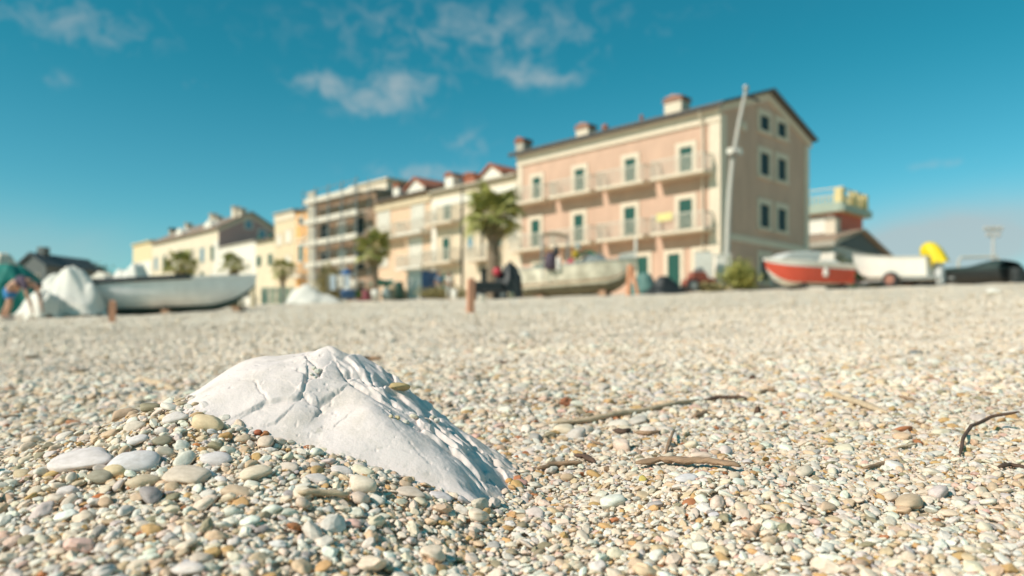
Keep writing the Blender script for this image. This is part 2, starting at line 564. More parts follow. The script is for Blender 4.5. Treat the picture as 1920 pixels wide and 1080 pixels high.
# grey-green lichen specks and rusty stains of their own shape
nz3 = t.nodes.new('ShaderNodeTexNoise'); nz3.inputs['Scale'].default_value = 75; nz3.inputs['Detail'].default_value = 7; nz3.inputs['Roughness'].default_value = .7
L(co.outputs['Object'], nz3.inputs[0])
rp3 = t.nodes.new('ShaderNodeValToRGB'); rp3.color_ramp.elements[0].position = .53; rp3.color_ramp.elements[0].color = (0, 0, 0, 1); rp3.color_ramp.elements[1].position = .72; rp3.color_ramp.elements[1].color = (.75, .75, .75, 1)
L(nz3.outputs[0], rp3.inputs[0])
nz4 = t.nodes.new('ShaderNodeTexNoise'); nz4.inputs['Scale'].default_value = 9; nz4.inputs['Detail'].default_value = 4; L(co.outputs['Object'], nz4.inputs[0])
rp4 = t.nodes.new('ShaderNodeValToRGB'); rp4.color_ramp.elements[0].position = .42; rp4.color_ramp.elements[0].color = (0, 0, 0, 1); rp4.color_ramp.elements[1].position = .66; rp4.color_ramp.elements[1].color = (1, 1, 1, 1)
L(nz4.outputs[0], rp4.inputs[0])
mu = t.nodes.new('ShaderNodeMath'); mu.operation = 'MULTIPLY'; L(rp3.outputs[0], mu.inputs[0]); L(rp4.outputs[0], mu.inputs[1])
mx = t.nodes.new('ShaderNodeMix'); mx.data_type = 'RGBA'; mx.inputs[7].default_value = (.42, .37, .29, 1)
L(mu.outputs[0], mx.inputs[0]); L(rp.outputs[0], mx.inputs[6]); L(mx.outputs[2], b.inputs['Base Color'])
nz2 = t.nodes.new('ShaderNodeTexNoise'); nz2.inputs['Scale'].default_value = 170; nz2.inputs['Detail'].default_value = 8; nz2.inputs['Roughness'].default_value = .65
L(co.outputs['Object'], nz2.inputs[0])
bp = t.nodes.new('ShaderNodeBump'); bp.inputs['Strength'].default_value = .5; bp.inputs['Distance'].default_value = .002
L(nz2.outputs[0], bp.inputs['Height']); L(bp.outputs[0], b.inputs['Normal'])
me.materials.append(rm)
rock = bpy.data.objects.new('white_rock', me); C.objects.link(rock)
tag(rock, 'large cracked white rock half buried in the pebble bank', 'rock')

# ================================================================== PEBBLES
PAL = [((.70, .59, .455), 36, 'cream'), ((.75, .67, .565), 28, 'white'), ((.59, .535, .465), 8, 'pale grey'), ((.60, .46, .30), 14, 'beige'),
       ((.53, .345, .15), 4.5, 'ochre'), ((.32, .28, .18), 2.2, 'olive'), ((.42, .18, .08), .9, 'rust red'), ((.62, .43, .34), 1.8, 'pink'),
       ((.36, .34, .31), 1.2, 'dark grey'), ((.54, .53, .50), 1.2, 'blue grey')]
PAL = [((min(.82, c[0] * 1.16), c[1] * 1.075, c[2] * 1.09), w, n) for c, w, n in PAL]
PW = np.array([p[1] for p in PAL]); PW = PW / PW.sum()

class Peb:  # one pebble: position, semi-axes, rotation, colour
    __slots__ = ('p', 'a', 'r', 'ci', 'col', 'px', 'sz', 'hero')

def rock_over(X, Y):
    z, _ = rock_base(np.array([X]), np.array([Y]))
    return float(z[0])

def normal(x, y, e=.012):
    zx = (g1(x + e, y) - g1(x - e, y)) / (2 * e); zy = (g1(x, y + e) - g1(x, y - e)) / (2 * e)
    return Vector((-zx, -zy, 1)).normalized()

HEROES = [  # px, py, w, h, tilt deg, palette colour, label words, shape
    (390, 800, 62, 42, 12, (.70, .59, .37), 'big smooth cream-yellow pebble high in the bank beside the white rock'),
    (158, 871, 118, 36, -8, (.68, .66, .62), 'largest flat white pebble low in the bank at the left'),
    (250, 873, 92, 42, -12, (.63, .64, .62), 'big rounded pale blue-grey pebble right of the largest flat white one'),
    (212, 889, 48, 27, -18, (.66, .56, .34), 'pale yellow pebble leaning on the big blue-grey one'),
    (349, 900, 92, 36, 14, (.62, .56, .44), 'long beige pebble in the near foreground of the bank'),
    (268, 908, 62, 34, -10, (.55, .48, .33), 'rounded tan pebble in the near foreground of the bank'),
    (406, 866, 60, 31, 4, (.64, .63, .60), 'smooth grey-white pebble below the big cream-yellow one'),
    (253, 805, 43, 25, -14, (.60, .56, .45), 'angular beige pebble on the left shoulder of the bank'),
    (257, 829, 42, 18, -20, (.70, .69, .66), 'narrow white pebble sloping on the left of the bank'),
    (302, 831, 36, 19, -14, (.27, .26, .18), 'dark olive pebble in the middle of the bank'),
    (405, 840, 29, 22, 6, (.33, .31, .19), 'rounded olive pebble below the big cream-yellow one'),
    (424, 821, 27, 18, -24, (.47, .30, .12), 'ochre brown pebble at the lower right of the big cream-yellow one'),
    (448, 786, 30, 19, 8, (.71, .69, .64), 'oval white pebble high in the bank against the white rock'),
    (384, 766, 32, 17, 48, (.70, .68, .62), 'finger-shaped white pebble at the top of the bank'),
    (370, 783, 27, 18, -30, (.52, .38, .20), 'tan pebble above left of the big cream-yellow one'),
    (331, 789, 46, 24, -28, (.69, .67, .61), 'long whitish pebble near the crest of the bank'),
    (303, 811, 23, 22, 0, (.70, .67, .60), 'roundish white pebble in the upper left of the bank'),
    (186, 897, 54, 22, 5, (.31, .30, .22), 'dark grey-olive oval pebble in the near left foreground'),
    (484, 814, 15, 15, 0, (.36, .12, .06), 'small red-brown pebble at the foot of the white rock'),
    (370, 837, 18, 13, 10, (.52, .22, .07), 'small orange pebble under the big cream-yellow one'),
    (186, 934, 24, 14, -15, (.50, .17, .05), 'orange-red pebble at the lower left edge'),
    (385, 892, 42, 20, 12, (.62, .66, .66), 'bluish white pebble right of the long beige one'),
    (414, 905, 30, 22, 20, (.68, .67, .62), 'white pebble tilted right of the bluish white one'),
    (455, 827, 27, 18, -22, (.56, .47, .33), 'blocky beige pebble under the red-brown one'),
    (747, 872, 36, 22, 6, (.66, .65, .63), 'flat grey-white oval pebble at the front foot of the rock'),
    (711, 862, 33, 13, 2, (.68, .67, .66), 'thin white pebble lying against the front of the rock'),
    (677, 847, 38, 15, -24, (.56, .46, .30), 'tan sliver-shaped pebble leaning on the front of the rock'),
    (766, 851, 21, 20, -50, (.68, .61, .48), 'cream pebble standing on edge against the rock'),
    (825, 934, 47, 18, 4, (.66, .65, .63), 'long grey-white pebble near the lower right tip of the rock'),
    (770, 928, 55, 20, -4, (.62, .56, .45), 'long cream pebble in front of the lower right of the rock'),
    (770, 895, 36, 19, -3, (.67, .61, .47), 'cream oval pebble in front of the shaded side of the rock'),
    (954, 905, 15, 15, 0, (.52, .33, .12), 'round ochre pebble just right of the tip of the rock'),
    (976, 909, 28, 16, 15, (.50, .31, .25), 'pinkish brown pebble right of the round ochre one'),
    (255, 857, 58, 15, -20, (.50, .24, .20), 'brick-red sliver of stone behind the big blue-grey pebble'),
    (1287, 901, 44, 19, -6, (.64, .66, .68), 'smooth bluish white pebble in front of the brown driftwood slab'),
    (1205, 903, 16, 20, 0, (.50, .44, .12), 'yellow-green pebble left of the smooth bluish white one'),
    (1062, 900, 30, 20, 0, (.50, .40, .26), 'brown-beige pebble in the right foreground near the twigs'),
    (40, 893, 34, 22, 10, (.55, .47, .30), 'rounded beige pebble at the left edge of the bank'),
    (445, 925, 60, 24, 8, (.58, .47, .32), 'blurred tan pebble nearest the camera in front of the bank'),
    (128, 925, 40, 22, -10, (.66, .64, .60), 'blurred white pebble in the near left corner'),
    (540, 880, 40, 20, 6, (.66, .60, .49), 'cream pebble midway along the front of the bank'),
    (590, 902, 42, 20, -8, (.61, .60, .55), 'pale grey pebble in front of the middle of the rock'),
    (640, 885, 44, 18, 4, (.68, .66, .60), 'white oval pebble in front of the middle of the rock'),
]
pebs = []
grid_ = {}
CELL = .02
def near_ok(x, y, a, k=.72):
    r = a * 2 + .03
    n = int(r / CELL) + 1
    ix, iy = int(math.floor(x / CELL)), int(math.floor(y / CELL))
    for i in range(ix - n, ix + n + 1):
        for j in range(iy - n, iy + n + 1):
            for (qx, qy, qa) in grid_.get((i, j), ()):
                m = k * (a + qa)
                if (qx - x) ** 2 + (qy - y) ** 2 < m * m:
                    return False
    return True
def put(x, y, a):
    grid_.setdefault((int(math.floor(x / CELL)), int(math.floor(y / CELL))), []).append((x, y, a))

for hx, hy, hw, hh, tilt, col, lab in HEROES:
    p0 = hit(hx, hy)
    zb = rock_over(p0.x, p0.y)
    sc = p0.y / F
    a = hw * sc / 2; c = hh * sc / 2 * .8
    q = Peb(); tf = max(.08, min(.55, .95 * hh / hw - .12)); nrm = (normal(p0.x, p0.y, .03) * .6 + Vector((0, -tf, .35))).normalized()
    q.p = p0 + nrm * c * .45
    if zb > p0.z + .01:   # resting against the rock
        q.p = q.p + Vector((0, -.006, .003))
    q.a = (a, max(a * .62, c * 1.0), c)
    base = nrm.to_track_quat('Z', 'Y').to_matrix()
    xa = Vector((1, 0, 0)); xa = (xa - nrm * xa.dot(nrm)).normalized(); ya = nrm.cross(xa)
    M = Matrix((xa, ya, nrm)).transposed()
    M = M @ Matrix.Rotation(math.radians(-tilt), 3, 'Z')
    q.r = M.to_euler(); q.col = (min(.8, col[0] * 1.13), min(.72, col[1] * 1.0), min(.66, col[2] * 1.02)); q.ci = -1; q.px = (hx, hy); q.sz = hw; q.hero = lab
    pebs.append(q); put(q.p.x, q.p.y, a * .9)

def rand_rot(nrm, tilt):
    n = (nrm + Vector((random.gauss(0, tilt), random.gauss(0, tilt), 0))).normalized()
    xa = Vector((1, 0, 0)); xa = (xa - n * xa.dot(n)).normalized(); ya = n.cross(xa)
    M = Matrix((xa, ya, n)).transposed() @ Matrix.Rotation(random.uniform(0, 6.283), 3, 'Z')
    return M.to_euler()

def bulk(n, sampler, amin, amed, amax, sig, ktouch, zoff, tilt):
    P = sampler(n)
    A = np.clip(amed * np.exp(rng.normal(0, sig, len(P))), amin, amax)
    A = A * np.clip(P[:, 1] / 1.2, .95, 1.7)  # coarser shingle farther up
    order = np.argsort(-A); P = P[order]; A = A[order]
    Z = G(P[:, 0], P[:, 1])
    e = .012
    nx = -(G(P[:, 0] + e, P[:, 1]) - G(P[:, 0] - e, P[:, 1])) / (2 * e); ny = -(G(P[:, 0], P[:, 1] + e) - G(P[:, 0], P[:, 1] - e)) / (2 * e)
    RB, _ = rock_base(P[:, 0], P[:, 1])
    inrock = (P[:, 0] > -.62) & (P[:, 0] < .05) & (P[:, 1] < 1.45) & (P[:, 1] > .84) & (RB > Z + .004)
    CI = rng.choice(len(PAL), len(P), p=PW)
    for i in range(len(P)):
        if inrock[i]: continue
        x, y = P[i]; a = A[i]
        if ktouch and not near_ok(x, y, a, ktouch): continue
        if ktouch: put(x, y, a)
        q = Peb(); c = a * random.uniform(.30, .56)
        q.a = (a, a * random.uniform(.52, .92), c)
        q.p = Vector((x, y, Z[i] + c * random.uniform(*zoff)))
        q.r = rand_rot(Vector((nx[i], ny[i], 1)), tilt)
        q.ci = int(CI[i]); k = random.uniform(.88, 1.08); cc = PAL[q.ci][0]
        q.col = tuple(min(.8, ch * k * random.uniform(.96, 1.04)) for ch in cc)
        X_ = CX + F * q.p.x / q.p.y; Y_ = HY - F * q.p.z / q.p.y
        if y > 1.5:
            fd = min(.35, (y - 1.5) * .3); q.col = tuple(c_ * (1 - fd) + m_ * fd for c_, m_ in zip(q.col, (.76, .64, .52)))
        q.px = (X_, Y_); q.sz = 2 * a * F / q.p.y; q.hero = None
        pebs.append(q)

def wedge(y0, y1):
    def f(n):
        out = np.zeros((0, 2))
        while len(out) < n:
            Y = y0 + (y1 - y0) * rng.random(n * 2); X = (rng.random(n * 2) * 2 - 1) * (.73 * y1 + .85)
            ok = np.abs(X) < .73 * Y + .85
            out = np.concatenate([out, np.stack([X[ok], Y[ok]], 1)])
        return out[:n]
    return f
def bank_area(n):
    return np.stack([-.80 + .78 * rng.random(n), .74 + .32 * rng.random(n)], 1)
bulk(210, bank_area, .0085, .0115, .018, .25, .92, (.45, .95), .26)
bulk(330, wedge(.55, 1.5), .010, .012, .020, .25, .85, (.25, .75), .22)
bulk(62000, wedge(.55, 1.5), .0031, .0047, .010, .36, .60, (.15, .75), .30)
bulk(66000, wedge(.55, 1.5), .0022, .0032, .0045, .22, 0, (-.1, .6), .40)
bulk(38000, wedge(1.5, 2.6), .0034, .0050, .012, .38, .58, (.1, .7), .28)
bulk(38000, wedge(1.5, 2.6), .0027, .0037, .005, .22, 0, (-.1, .5), .40)

# farther up the beach: jittered rows, coarser with distance
rows = []
yy = 2.6
while yy < 9.5:
    s = .0085 + .0026 * yy
    n = int((1.46 * yy + 1.8) / s)
    X = (np.arange(n) + rng.random(n)) * s - (.73 * yy + .9)
    rows.append(np.stack([X, np.full(n, yy) + rng.normal(0, s * .4, n), np.full(n, s)], 1))
    yy += s * .9
FR = np.concatenate(rows)
FR = FR[rng.random(len(FR)) > np.clip((FR[:, 1] - 4.5) / 5.0, 0, 1) ** .8]
nsp = 16000
spy = 8 + 20 * rng.random(nsp) ** 1.3; spx = (rng.random(nsp) * 2 - 1) * (.75 * spy + .3)
FR = np.concatenate([FR, np.stack([spx, spy, np.clip(.018 + .02 * rng.random(nsp) ** 3 + .0006 * spy, 0, .06)], 1)])
FZ = G(FR[:, 0], FR[:, 1])

# the 300 that show largest are things of their own
def seen(q):
    return 0 < q.px[0] < 1920 and 640 < q.px[1] < 944
cand = sorted([q for q in pebs if q.hero is None and seen(q)], key=lambda q: -q.sz)
single = [q for q in pebs if q.hero] + cand[:300 - len(HEROES)]
sid = set(id(q) for q in single)
rest = [q for q in pebs if id(q) not in sid]

def pebble_mat(name, source):
    m = bpy.data.materials.new(name); m.use_nodes = True
    t = m.node_tree; b = t.nodes['Principled BSDF']
    b.inputs['Roughness'].default_value = .72; b.inputs['Specular IOR Level'].default_value = .35
    if source == 'object':
        s = t.nodes.new('ShaderNodeObjectInfo'); out = s.outputs['Color']; rnd = s.outputs['Random']
    else:
        s = t.nodes.new('ShaderNodeAttribute'); s.attribute_type = 'INSTANCER'; s.attribute_name = 'col'; out = s.outputs['Color']
        rnd = t.nodes.new('ShaderNodeObjectInfo').outputs['Random']
    co = t.nodes.new('ShaderNodeTexCoord')
    ad = t.nodes.new('ShaderNodeVectorMath'); ad.operation = 'ADD'
    sc_ = t.nodes.new('ShaderNodeMath'); sc_.operation = 'MULTIPLY'; sc_.inputs[1].default_value = 37.
    t.links.new(rnd, sc_.inputs[0]); t.links.new(co.outputs['Object'], ad.inputs[0]); t.links.new(sc_.outputs[0], ad.inputs[1])
    nz = t.nodes.new('ShaderNodeTexNoise'); nz.inputs['Scale'].default_value = 2.2; nz.inputs['Detail'].default_value = 7; nz.inputs['Roughness'].default_value = .7
    t.links.new(ad.outputs[0], nz.inputs[0])
    rp = t.nodes.new('ShaderNodeValToRGB')
    rp.color_ramp.elements[0].position = .28; rp.color_ramp.elements[0].color = (.74, .71, .66, 1)
    rp.color_ramp.elements[1].position = .62; rp.color_ramp.elements[1].color = (1.04, 1.03, 1.01, 1)
    t.links.new(nz.outputs[0], rp.inputs[0])
    mx = t.nodes.new('ShaderNodeMix'); mx.data_type = 'RGBA'; mx.blend_type = 'MULTIPLY'; mx.inputs[0].default_value = 1
    t.links.new(out, mx.inputs[6]); t.links.new(rp.outputs[0], mx.inputs[7]); t.links.new(mx.outputs[2], b.inputs['Base Color'])
    bp = t.nodes.new('ShaderNodeBump'); bp.inputs['Strength'].default_value = .25; bp.inputs['Distance'].default_value = .0015
    t.links.new(nz.outputs[0], bp.inputs['Height']); t.links.new(bp.outputs[0], b.inputs['Normal'])
    return m
pm_obj = pebble_mat('pebble', 'object')
pm_inst = pebble_mat('pebble_bed', 'inst')

def n3(p, s):   # cheap smooth 3-D noise from two slices
    return float(vnoise(p.x * 1.3 + s * 7.1, p.y * 1.3 + p.z * .9, s) + vnoise(p.z * 1.3 + s * 3.3, p.x * 1.1 - p.y * .8, s + 50) - 1)
variants = []
for k in range(14):
    bmv = bmesh.new()
    bmesh.ops.create_icosphere(bmv, subdivisions=3, radius=1)
    # a rounded stone: a few soft facets and a lopsided outline
    fac = [(Vector((random.gauss(0, 1), random.gauss(0, 1), random.gauss(0, .7))).normalized(), random.uniform(.66, .9)) for _ in range(5)]
    ex = random.uniform(2.0, 3.2)
    for v in bmv.verts:
        d = v.co.normalized()
        r = (abs(d.x) ** ex + abs(d.y) ** ex + abs(d.z) ** ex) ** (-1 / ex)
        for fn, fd in fac:
            dd = d.dot(fn)
            if dd > .2:
                lim = fd / dd
                r = min(r, lim) * .8 + .2 * r if r > lim else r
        r *= 1 + .16 * n3(d, k + 3)
        v.co = d * r
        v.co.y *= 1 + .18 * v.co.x * (1 if k % 2 else .3)
    mev = bpy.data.meshes.new('pebble'); bmv.to_mesh(mev); bmv.free()
    mev.polygons.foreach_set('use_smooth', [True] * len(mev.polygons))
    mev.materials.append(pm_obj)
    variants.append(mev)

LANDMARKS = [(390, 800, 'big cream-yellow pebble'), (158, 871, 'largest flat white pebble'), (250, 873, 'big blue-grey pebble'), (349, 900, 'long beige foreground pebble'),
             (268, 908, 'rounded tan foreground pebble'), (406, 866, 'smooth grey-white pebble'), (253, 805, 'angular beige pebble'), (302, 831, 'dark olive pebble'),
             (448, 786, 'oval white pebble at the bank top'), (331, 789, 'long whitish crest pebble'), (186, 897, 'dark grey-olive oval pebble'), (484, 814, 'small red-brown pebble'),
             (186, 934, 'orange-red pebble'), (747, 872, 'flat grey-white oval pebble'), (677, 847, 'tan sliver-shaped pebble'), (825, 934, 'long grey-white pebble at the rock tip'),
             (770, 895, 'cream oval pebble by the shaded rock'), (954, 905, 'round ochre pebble'), (976, 909, 'pinkish brown pebble'), (1287, 901, 'smooth bluish white pebble'),
             (1205, 903, 'yellow-green pebble'), (1062, 900, 'brown-beige pebble'), (40, 893, 'rounded beige pebble at the left edge'), (540, 880, 'cream pebble midway along the bank'),
             (590, 902, 'pale grey pebble mid-bank'), (640, 885, 'white oval pebble mid-bank'), (1650, 878, 'brown stick'), (1390, 890, 'driftwood slab tip'), (1860, 830, 'thin curved twig'),
             (1890, 884, 'dark forked twig'), (1050, 878, 'brown twig'), (445, 925, 'blurred tan pebble'), (128, 925, 'blurred white corner pebble'), (610, 938, 'blurred tan stick'),
             (1500, 930, 'bottom edge right of the driftwood slab'), (1760, 930, 'bottom edge below the curved twig'), (1255, 842, 'short brown upright twig'), (700, 920, 'bottom edge before the rock')]
SHAPE = lambda q: 'flat' if q.a[2] / q.a[0] < .42 else ('long' if q.a[1] / q.a[0] < .7 else 'rounded')
labs = {}
for i, q in enumerate(single):
    if q.hero:
        continue
    lx, ly, ln = min(LANDMARKS, key=lambda l: math.hypot(l[0] - q.px[0], (l[1] - q.px[1]) * 1.6))
    dx, dy = q.px[0] - lx, q.px[1] - ly
    side = ('right of' if dx > 0 else 'left of') if abs(dx) > 1.2 * abs(dy) else ('below' if dy > 0 else 'above')
    dist = 'just ' if math.hypot(dx, dy) < 48 else 'farther '
    labs.setdefault((SHAPE(q), PAL[q.ci][2], dist + side, ln), []).append(i)
LAB = {}
for (sh, cw, sd_, ln), ids in labs.items():
    ids.sort(key=lambda i: -single[i].sz)
    ranks = {1: [''], 2: ['larger ', 'smaller '], 3: ['largest ', 'middling ', 'smallest ']}.get(len(ids), [''] * len(ids))
    if len(ids) > 3:
        ids.sort(key=lambda i: single[i].px[0])
    order_ = ('leftmost', 'second from left', 'third from left', 'fourth from left', 'fifth from left', 'sixth from left', 'seventh from left', 'eighth from left')
    for k, (i, rk) in enumerate(zip(ids, ranks)):
        LAB[i] = f'{rk}{sh} {cw} pebble {sd_} the {ln}' + (f', {order_[min(k, 7)]}' if len(ids) > 3 else '')
for i, q in enumerate(single):
    o = bpy.data.objects.new('pebble', variants[i % len(variants)] if q.hero is None else variants[(i * 5) % len(variants)])
    C.objects.link(o)
    o.location = q.p; o.rotation_euler = q.r; o.scale = q.a
    o.color = (*q.col, 1)
    tag(o, q.hero or LAB[i], 'pebble', 'large pebbles of the beach')

# everything smaller: one bed of instanced pebbles
nr, nf = len(rest), len(FR)
pos = np.zeros((nr + nf, 3), np.float32); scl = np.zeros_like(pos); rot = np.zeros_like(pos)
colr = np.ones((nr + nf, 4), np.float32); vid = rng.integers(0, 8, nr + nf).astype(np.int32)
for i, q in enumerate(rest):
    pos[i] = q.p; scl[i] = q.a; rot[i] = q.r; colr[i, :3] = q.col
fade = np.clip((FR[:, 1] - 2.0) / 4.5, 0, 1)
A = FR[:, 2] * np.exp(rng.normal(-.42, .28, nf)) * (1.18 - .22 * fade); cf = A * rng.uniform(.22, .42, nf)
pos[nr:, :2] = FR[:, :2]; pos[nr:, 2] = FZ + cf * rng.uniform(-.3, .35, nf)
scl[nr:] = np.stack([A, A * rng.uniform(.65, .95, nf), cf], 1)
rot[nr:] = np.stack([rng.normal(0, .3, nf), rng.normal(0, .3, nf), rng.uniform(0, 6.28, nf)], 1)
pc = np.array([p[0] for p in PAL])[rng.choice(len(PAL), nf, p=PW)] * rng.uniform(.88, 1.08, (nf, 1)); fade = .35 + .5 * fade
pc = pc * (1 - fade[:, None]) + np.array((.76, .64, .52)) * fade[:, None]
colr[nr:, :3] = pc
tone = 1 + .13 * fbm(pos[:, 0] * 1.1 + 3, pos[:, 1] * 2.6, 3, 77) + .07 * fbm(pos[:, 0] * .5, pos[:, 1] * .9, 2, 78)
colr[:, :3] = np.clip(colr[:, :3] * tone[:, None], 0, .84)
me = bpy.data.meshes.new('pebble_bed')
me.vertices.add(len(pos)); me.vertices.foreach_set('co', pos.ravel())
for nm, ty, dat, key in (('scl', 'FLOAT_VECTOR', scl, 'vector'), ('rot', 'FLOAT_VECTOR', rot, 'vector'), ('vid', 'INT', vid, 'value'), ('col', 'FLOAT_COLOR', colr, 'color')):
    at_ = me.attributes.new(nm, ty, 'POINT'); at_.data.foreach_set(key, dat.ravel())
bed = bpy.data.objects.new('pebble_bed', me); C.objects.link(bed)
tag(bed, 'countless small pale pebbles covering the beach', 'pebbles', kind='stuff')
me.materials.append(pm_inst)
ng = bpy.data.node_groups.new('pebble_bed', 'GeometryNodeTree')
ng.interface.new_socket('Geometry', in_out='INPUT', socket_type='NodeSocketGeometry')
ng.interface.new_socket('Geometry', in_out='OUTPUT', socket_type='NodeSocketGeometry')
gn = ng.nodes; gl = ng.links
gi = gn.new('NodeGroupInput'); go = gn.new('NodeGroupOutput')
join = gn.new('GeometryNodeJoinGeometry')
for k in range(8):
    ico = gn.new('GeometryNodeMeshIcoSphere'); ico.inputs['Subdivisions'].default_value = 2 if k in (5, 6) else 3; ico.inputs['Radius'].default_value = 1
    spn = gn.new('GeometryNodeSetPosition')
    nzn = gn.new('ShaderNodeTexNoise'); nzn.noise_dimensions = '4D'; nzn.inputs['Scale'].default_value = .85; nzn.inputs['Detail'].default_value = 3.5 if k in (2, 5, 6) else 1.2; nzn.inputs['W'].default_value = k * 3.7 + 1
    sub = gn.new('ShaderNodeVectorMath'); sub.operation = 'SUBTRACT'; sub.inputs[1].default_value = (.5, .5, .5)
    mul = gn.new('ShaderNodeVectorMath'); mul.operation = 'SCALE'; mul.inputs['Scale'].default_value = 1.45
    gl.new(nzn.outputs['Color'], sub.inputs[0]); gl.new(sub.outputs[0], mul.inputs[0]); gl.new(mul.outputs[0], spn.inputs['Offset'])
    gl.new(ico.outputs['Mesh'], spn.inputs['Geometry'])
    ss = gn.new('GeometryNodeSetShadeSmooth'); ss.inputs['Shade Smooth'].default_value = k not in (5, 6); gl.new(spn.outputs[0], ss.inputs[0])
    sm = gn.new('GeometryNodeSetMaterial'); sm.inputs['Material'].default_value = pm_inst; gl.new(ss.outputs[0], sm.inputs[0])
    g2i = gn.new('GeometryNodeGeometryToInstance'); gl.new(sm.outputs[0], g2i.inputs[0]); gl.new(g2i.outputs[0], join.inputs[0])
def named(nm, ty):
    n = gn.new('GeometryNodeInputNamedAttribute'); n.data_type = ty; n.inputs['Name'].default_value = nm
    return n.outputs['Attribute']
iop = gn.new('GeometryNodeInstanceOnPoints'); iop.inputs['Pick Instance'].default_value = True
e2r = gn.new('FunctionNodeEulerToRotation'); gl.new(named('rot', 'FLOAT_VECTOR'), e2r.inputs[0])
m2p = gn.new('GeometryNodeMeshToPoints')
gl.new(gi.outputs[0], m2p.inputs[0]); gl.new(m2p.outputs[0], iop.inputs['Points']); gl.new(join.outputs[0], iop.inputs['Instance'])
gl.new(named('vid', 'INT'), iop.inputs['Instance Index']); gl.new(e2r.outputs[0], iop.inputs['Rotation']); gl.new(named('scl', 'FLOAT_VECTOR'), iop.inputs['Scale'])
gl.new(iop.outputs[0], go.inputs[0])
md = bed.modifiers.new('pebbles', 'NODES'); md.node_group = ng
# ================================================================== BUILDINGS
# all stand along one street front that runs from the near corner away to the left
K0 = Vector((10.86, 40.5, STREET))                   # near street corner
ROT = math.atan2(-.716, .698)                         # local x = along the front (towards the near corner), y = inward
def fpx(x, y, off=0.):
    """photo pixel on the street front (moved out by off) -> local x, height"""
    u = (x - CX) / F
    bx, by = K0.x - .716 * off, K0.y - .698 * off
    tt = (bx - by * u) / (.698 + .716 * u)
    Y = by + .716 * tt
    return -tt, (HY - y) / F * Y - STREET

M_trim = mat('cream_trim', (.67, .58, .465), .8, .06, 3)
M_white = mat('white_plaster', (.72, .69, .62), .8, .06, 3)
M_green = mat('green_shutter', (.007, .080, .060), .5, .12, 30, stretch=(1, 1, 8))
M_dkpane = mat('dark_pane', (.014, .024, .024), .45, .2, 4)
M_dkpane.node_tree.nodes['Principled BSDF'].inputs['Specular IOR Level'].default_value = .2
M_roof = mat('brown_roof_tiles', (.11, .095, .085), .8, .25, 12, .4)
M_cap = mat('faded_red_tile', (.44, .24, .18), .8, .2, 12)
M_red = mat('red_roof_tiles', (.36, .13, .075), .8, .25, 12, .4)
M_conc = mat('concrete', (.40, .37, .31), .9, .15, 4)
M_wht = mat('white_paint', (.78, .75, .69), .55, .05, 5)
M_rail = mat('pale_railing', (.62, .58, .50), .5, .05, 5)
M_metal = mat('grey_metal', (.36, .37, .37), .4, .1, 8, 0, .6)
M_dark = mat('dark_metal', (.05, .05, .05), .5, .2, 8)
M_wood = mat('weathered_wood', (.42, .25, .16), .8, .25, 18, .3, stretch=(1, 1, .2))
M_black = mat('black_tarp', (.018, .022, .022), .55, .3, 6, .3)
M_tyre = mat('rubber', (.025, .025, .025), .8, .2, 20)

def house(name, label, x0, x1, depth, eave, ridge, wallm, roofm, over=.45, gablemat=None, ridge_at=.5, roof_edge=None, roof_t=.16):
    r = empty(name, K0, ROT, label, 'house')
    m = MB().prism([(0, -.3), (depth, -.3), (depth, eave), (depth * ridge_at, ridge), (0, eave)], 'x', x0, x1)
    obj('wall', m, wallm, r)
    s = (ridge - eave) / (depth * ridge_at); s2 = (ridge - eave) / (depth * (1 - ridge_at))
    e0 = (-over, eave - over * s); e1 = (depth + over, eave - over * s2)
    rd = (depth * ridge_at, ridge)
    t = roof_t
    m = MB().prism([(e0[0], e0[1] + .02), (rd[0], rd[1] + .02), (e1[0], e1[1] + .02), (e1[0], e1[1] + t), (rd[0], rd[1] + t + .05), (e0[0], e0[1] + t)], 'x', x0 - (over if name == 'pink_house' else -.02), x1 + (over if name in ('pink_house', 'long_house', 'low_house') else -.02))
    roof = obj('roof', m, roofm, r)
    return r, roof

def win(parent, x, z, w, h, pane, trim, tw=.2, rotz=0, y=0, xo=0, proud=.07, shutter=None, part='window', sill=True):
    """an opening: pane is the part, its surround and shutter are sub-parts; x,z = centre, along the face"""
    o = obj(part, MB().box(-w / 2, w / 2, -.012, .05, -h / 2, h / 2), pane, parent, loc=(x, y, z) if not rotz else (xo, x, z), rotz=rotz)
    if trim:
        m = MB()
        m.box(-w / 2 - tw, -w / 2, -proud, .03, -h / 2, h / 2)
        m.box(w / 2, w / 2 + tw, -proud, .03, -h / 2, h / 2)
        m.box(-w / 2 - tw, w / 2 + tw, -proud - .003, .03, h / 2, h / 2 + tw)
        m.box(-w / 2 - tw - .03, w / 2 + tw + .03, -proud - .05, .03, -h / 2 - (tw * .6 if sill else .02), -h / 2)
        obj('frame', m, trim, o)
    if shutter:
        m = MB()
        for k in range(int(h / .12)):
            zz = -h / 2 + k * .12
            m.box(-w / 2 + .02, w / 2 - .02, -.035, -.02, zz + .015, zz + .11)
        obj('shutter', m, shutter, o)
    return o

def wpx(parent, x0, x1, y0, y1, pane, trim, tw=.2, **kw):
    a, z1 = fpx(x0, y0); b_, _ = fpx(x1, y0)
    xm = (a + b_) / 2
    _, zt = fpx((x0 + x1) / 2, y0); _, zb = fpx((x0 + x1) / 2, y1)
    return win(parent, xm, (zt + zb) / 2, abs(a - b_), abs(zt - zb), pane, trim, tw, **kw)

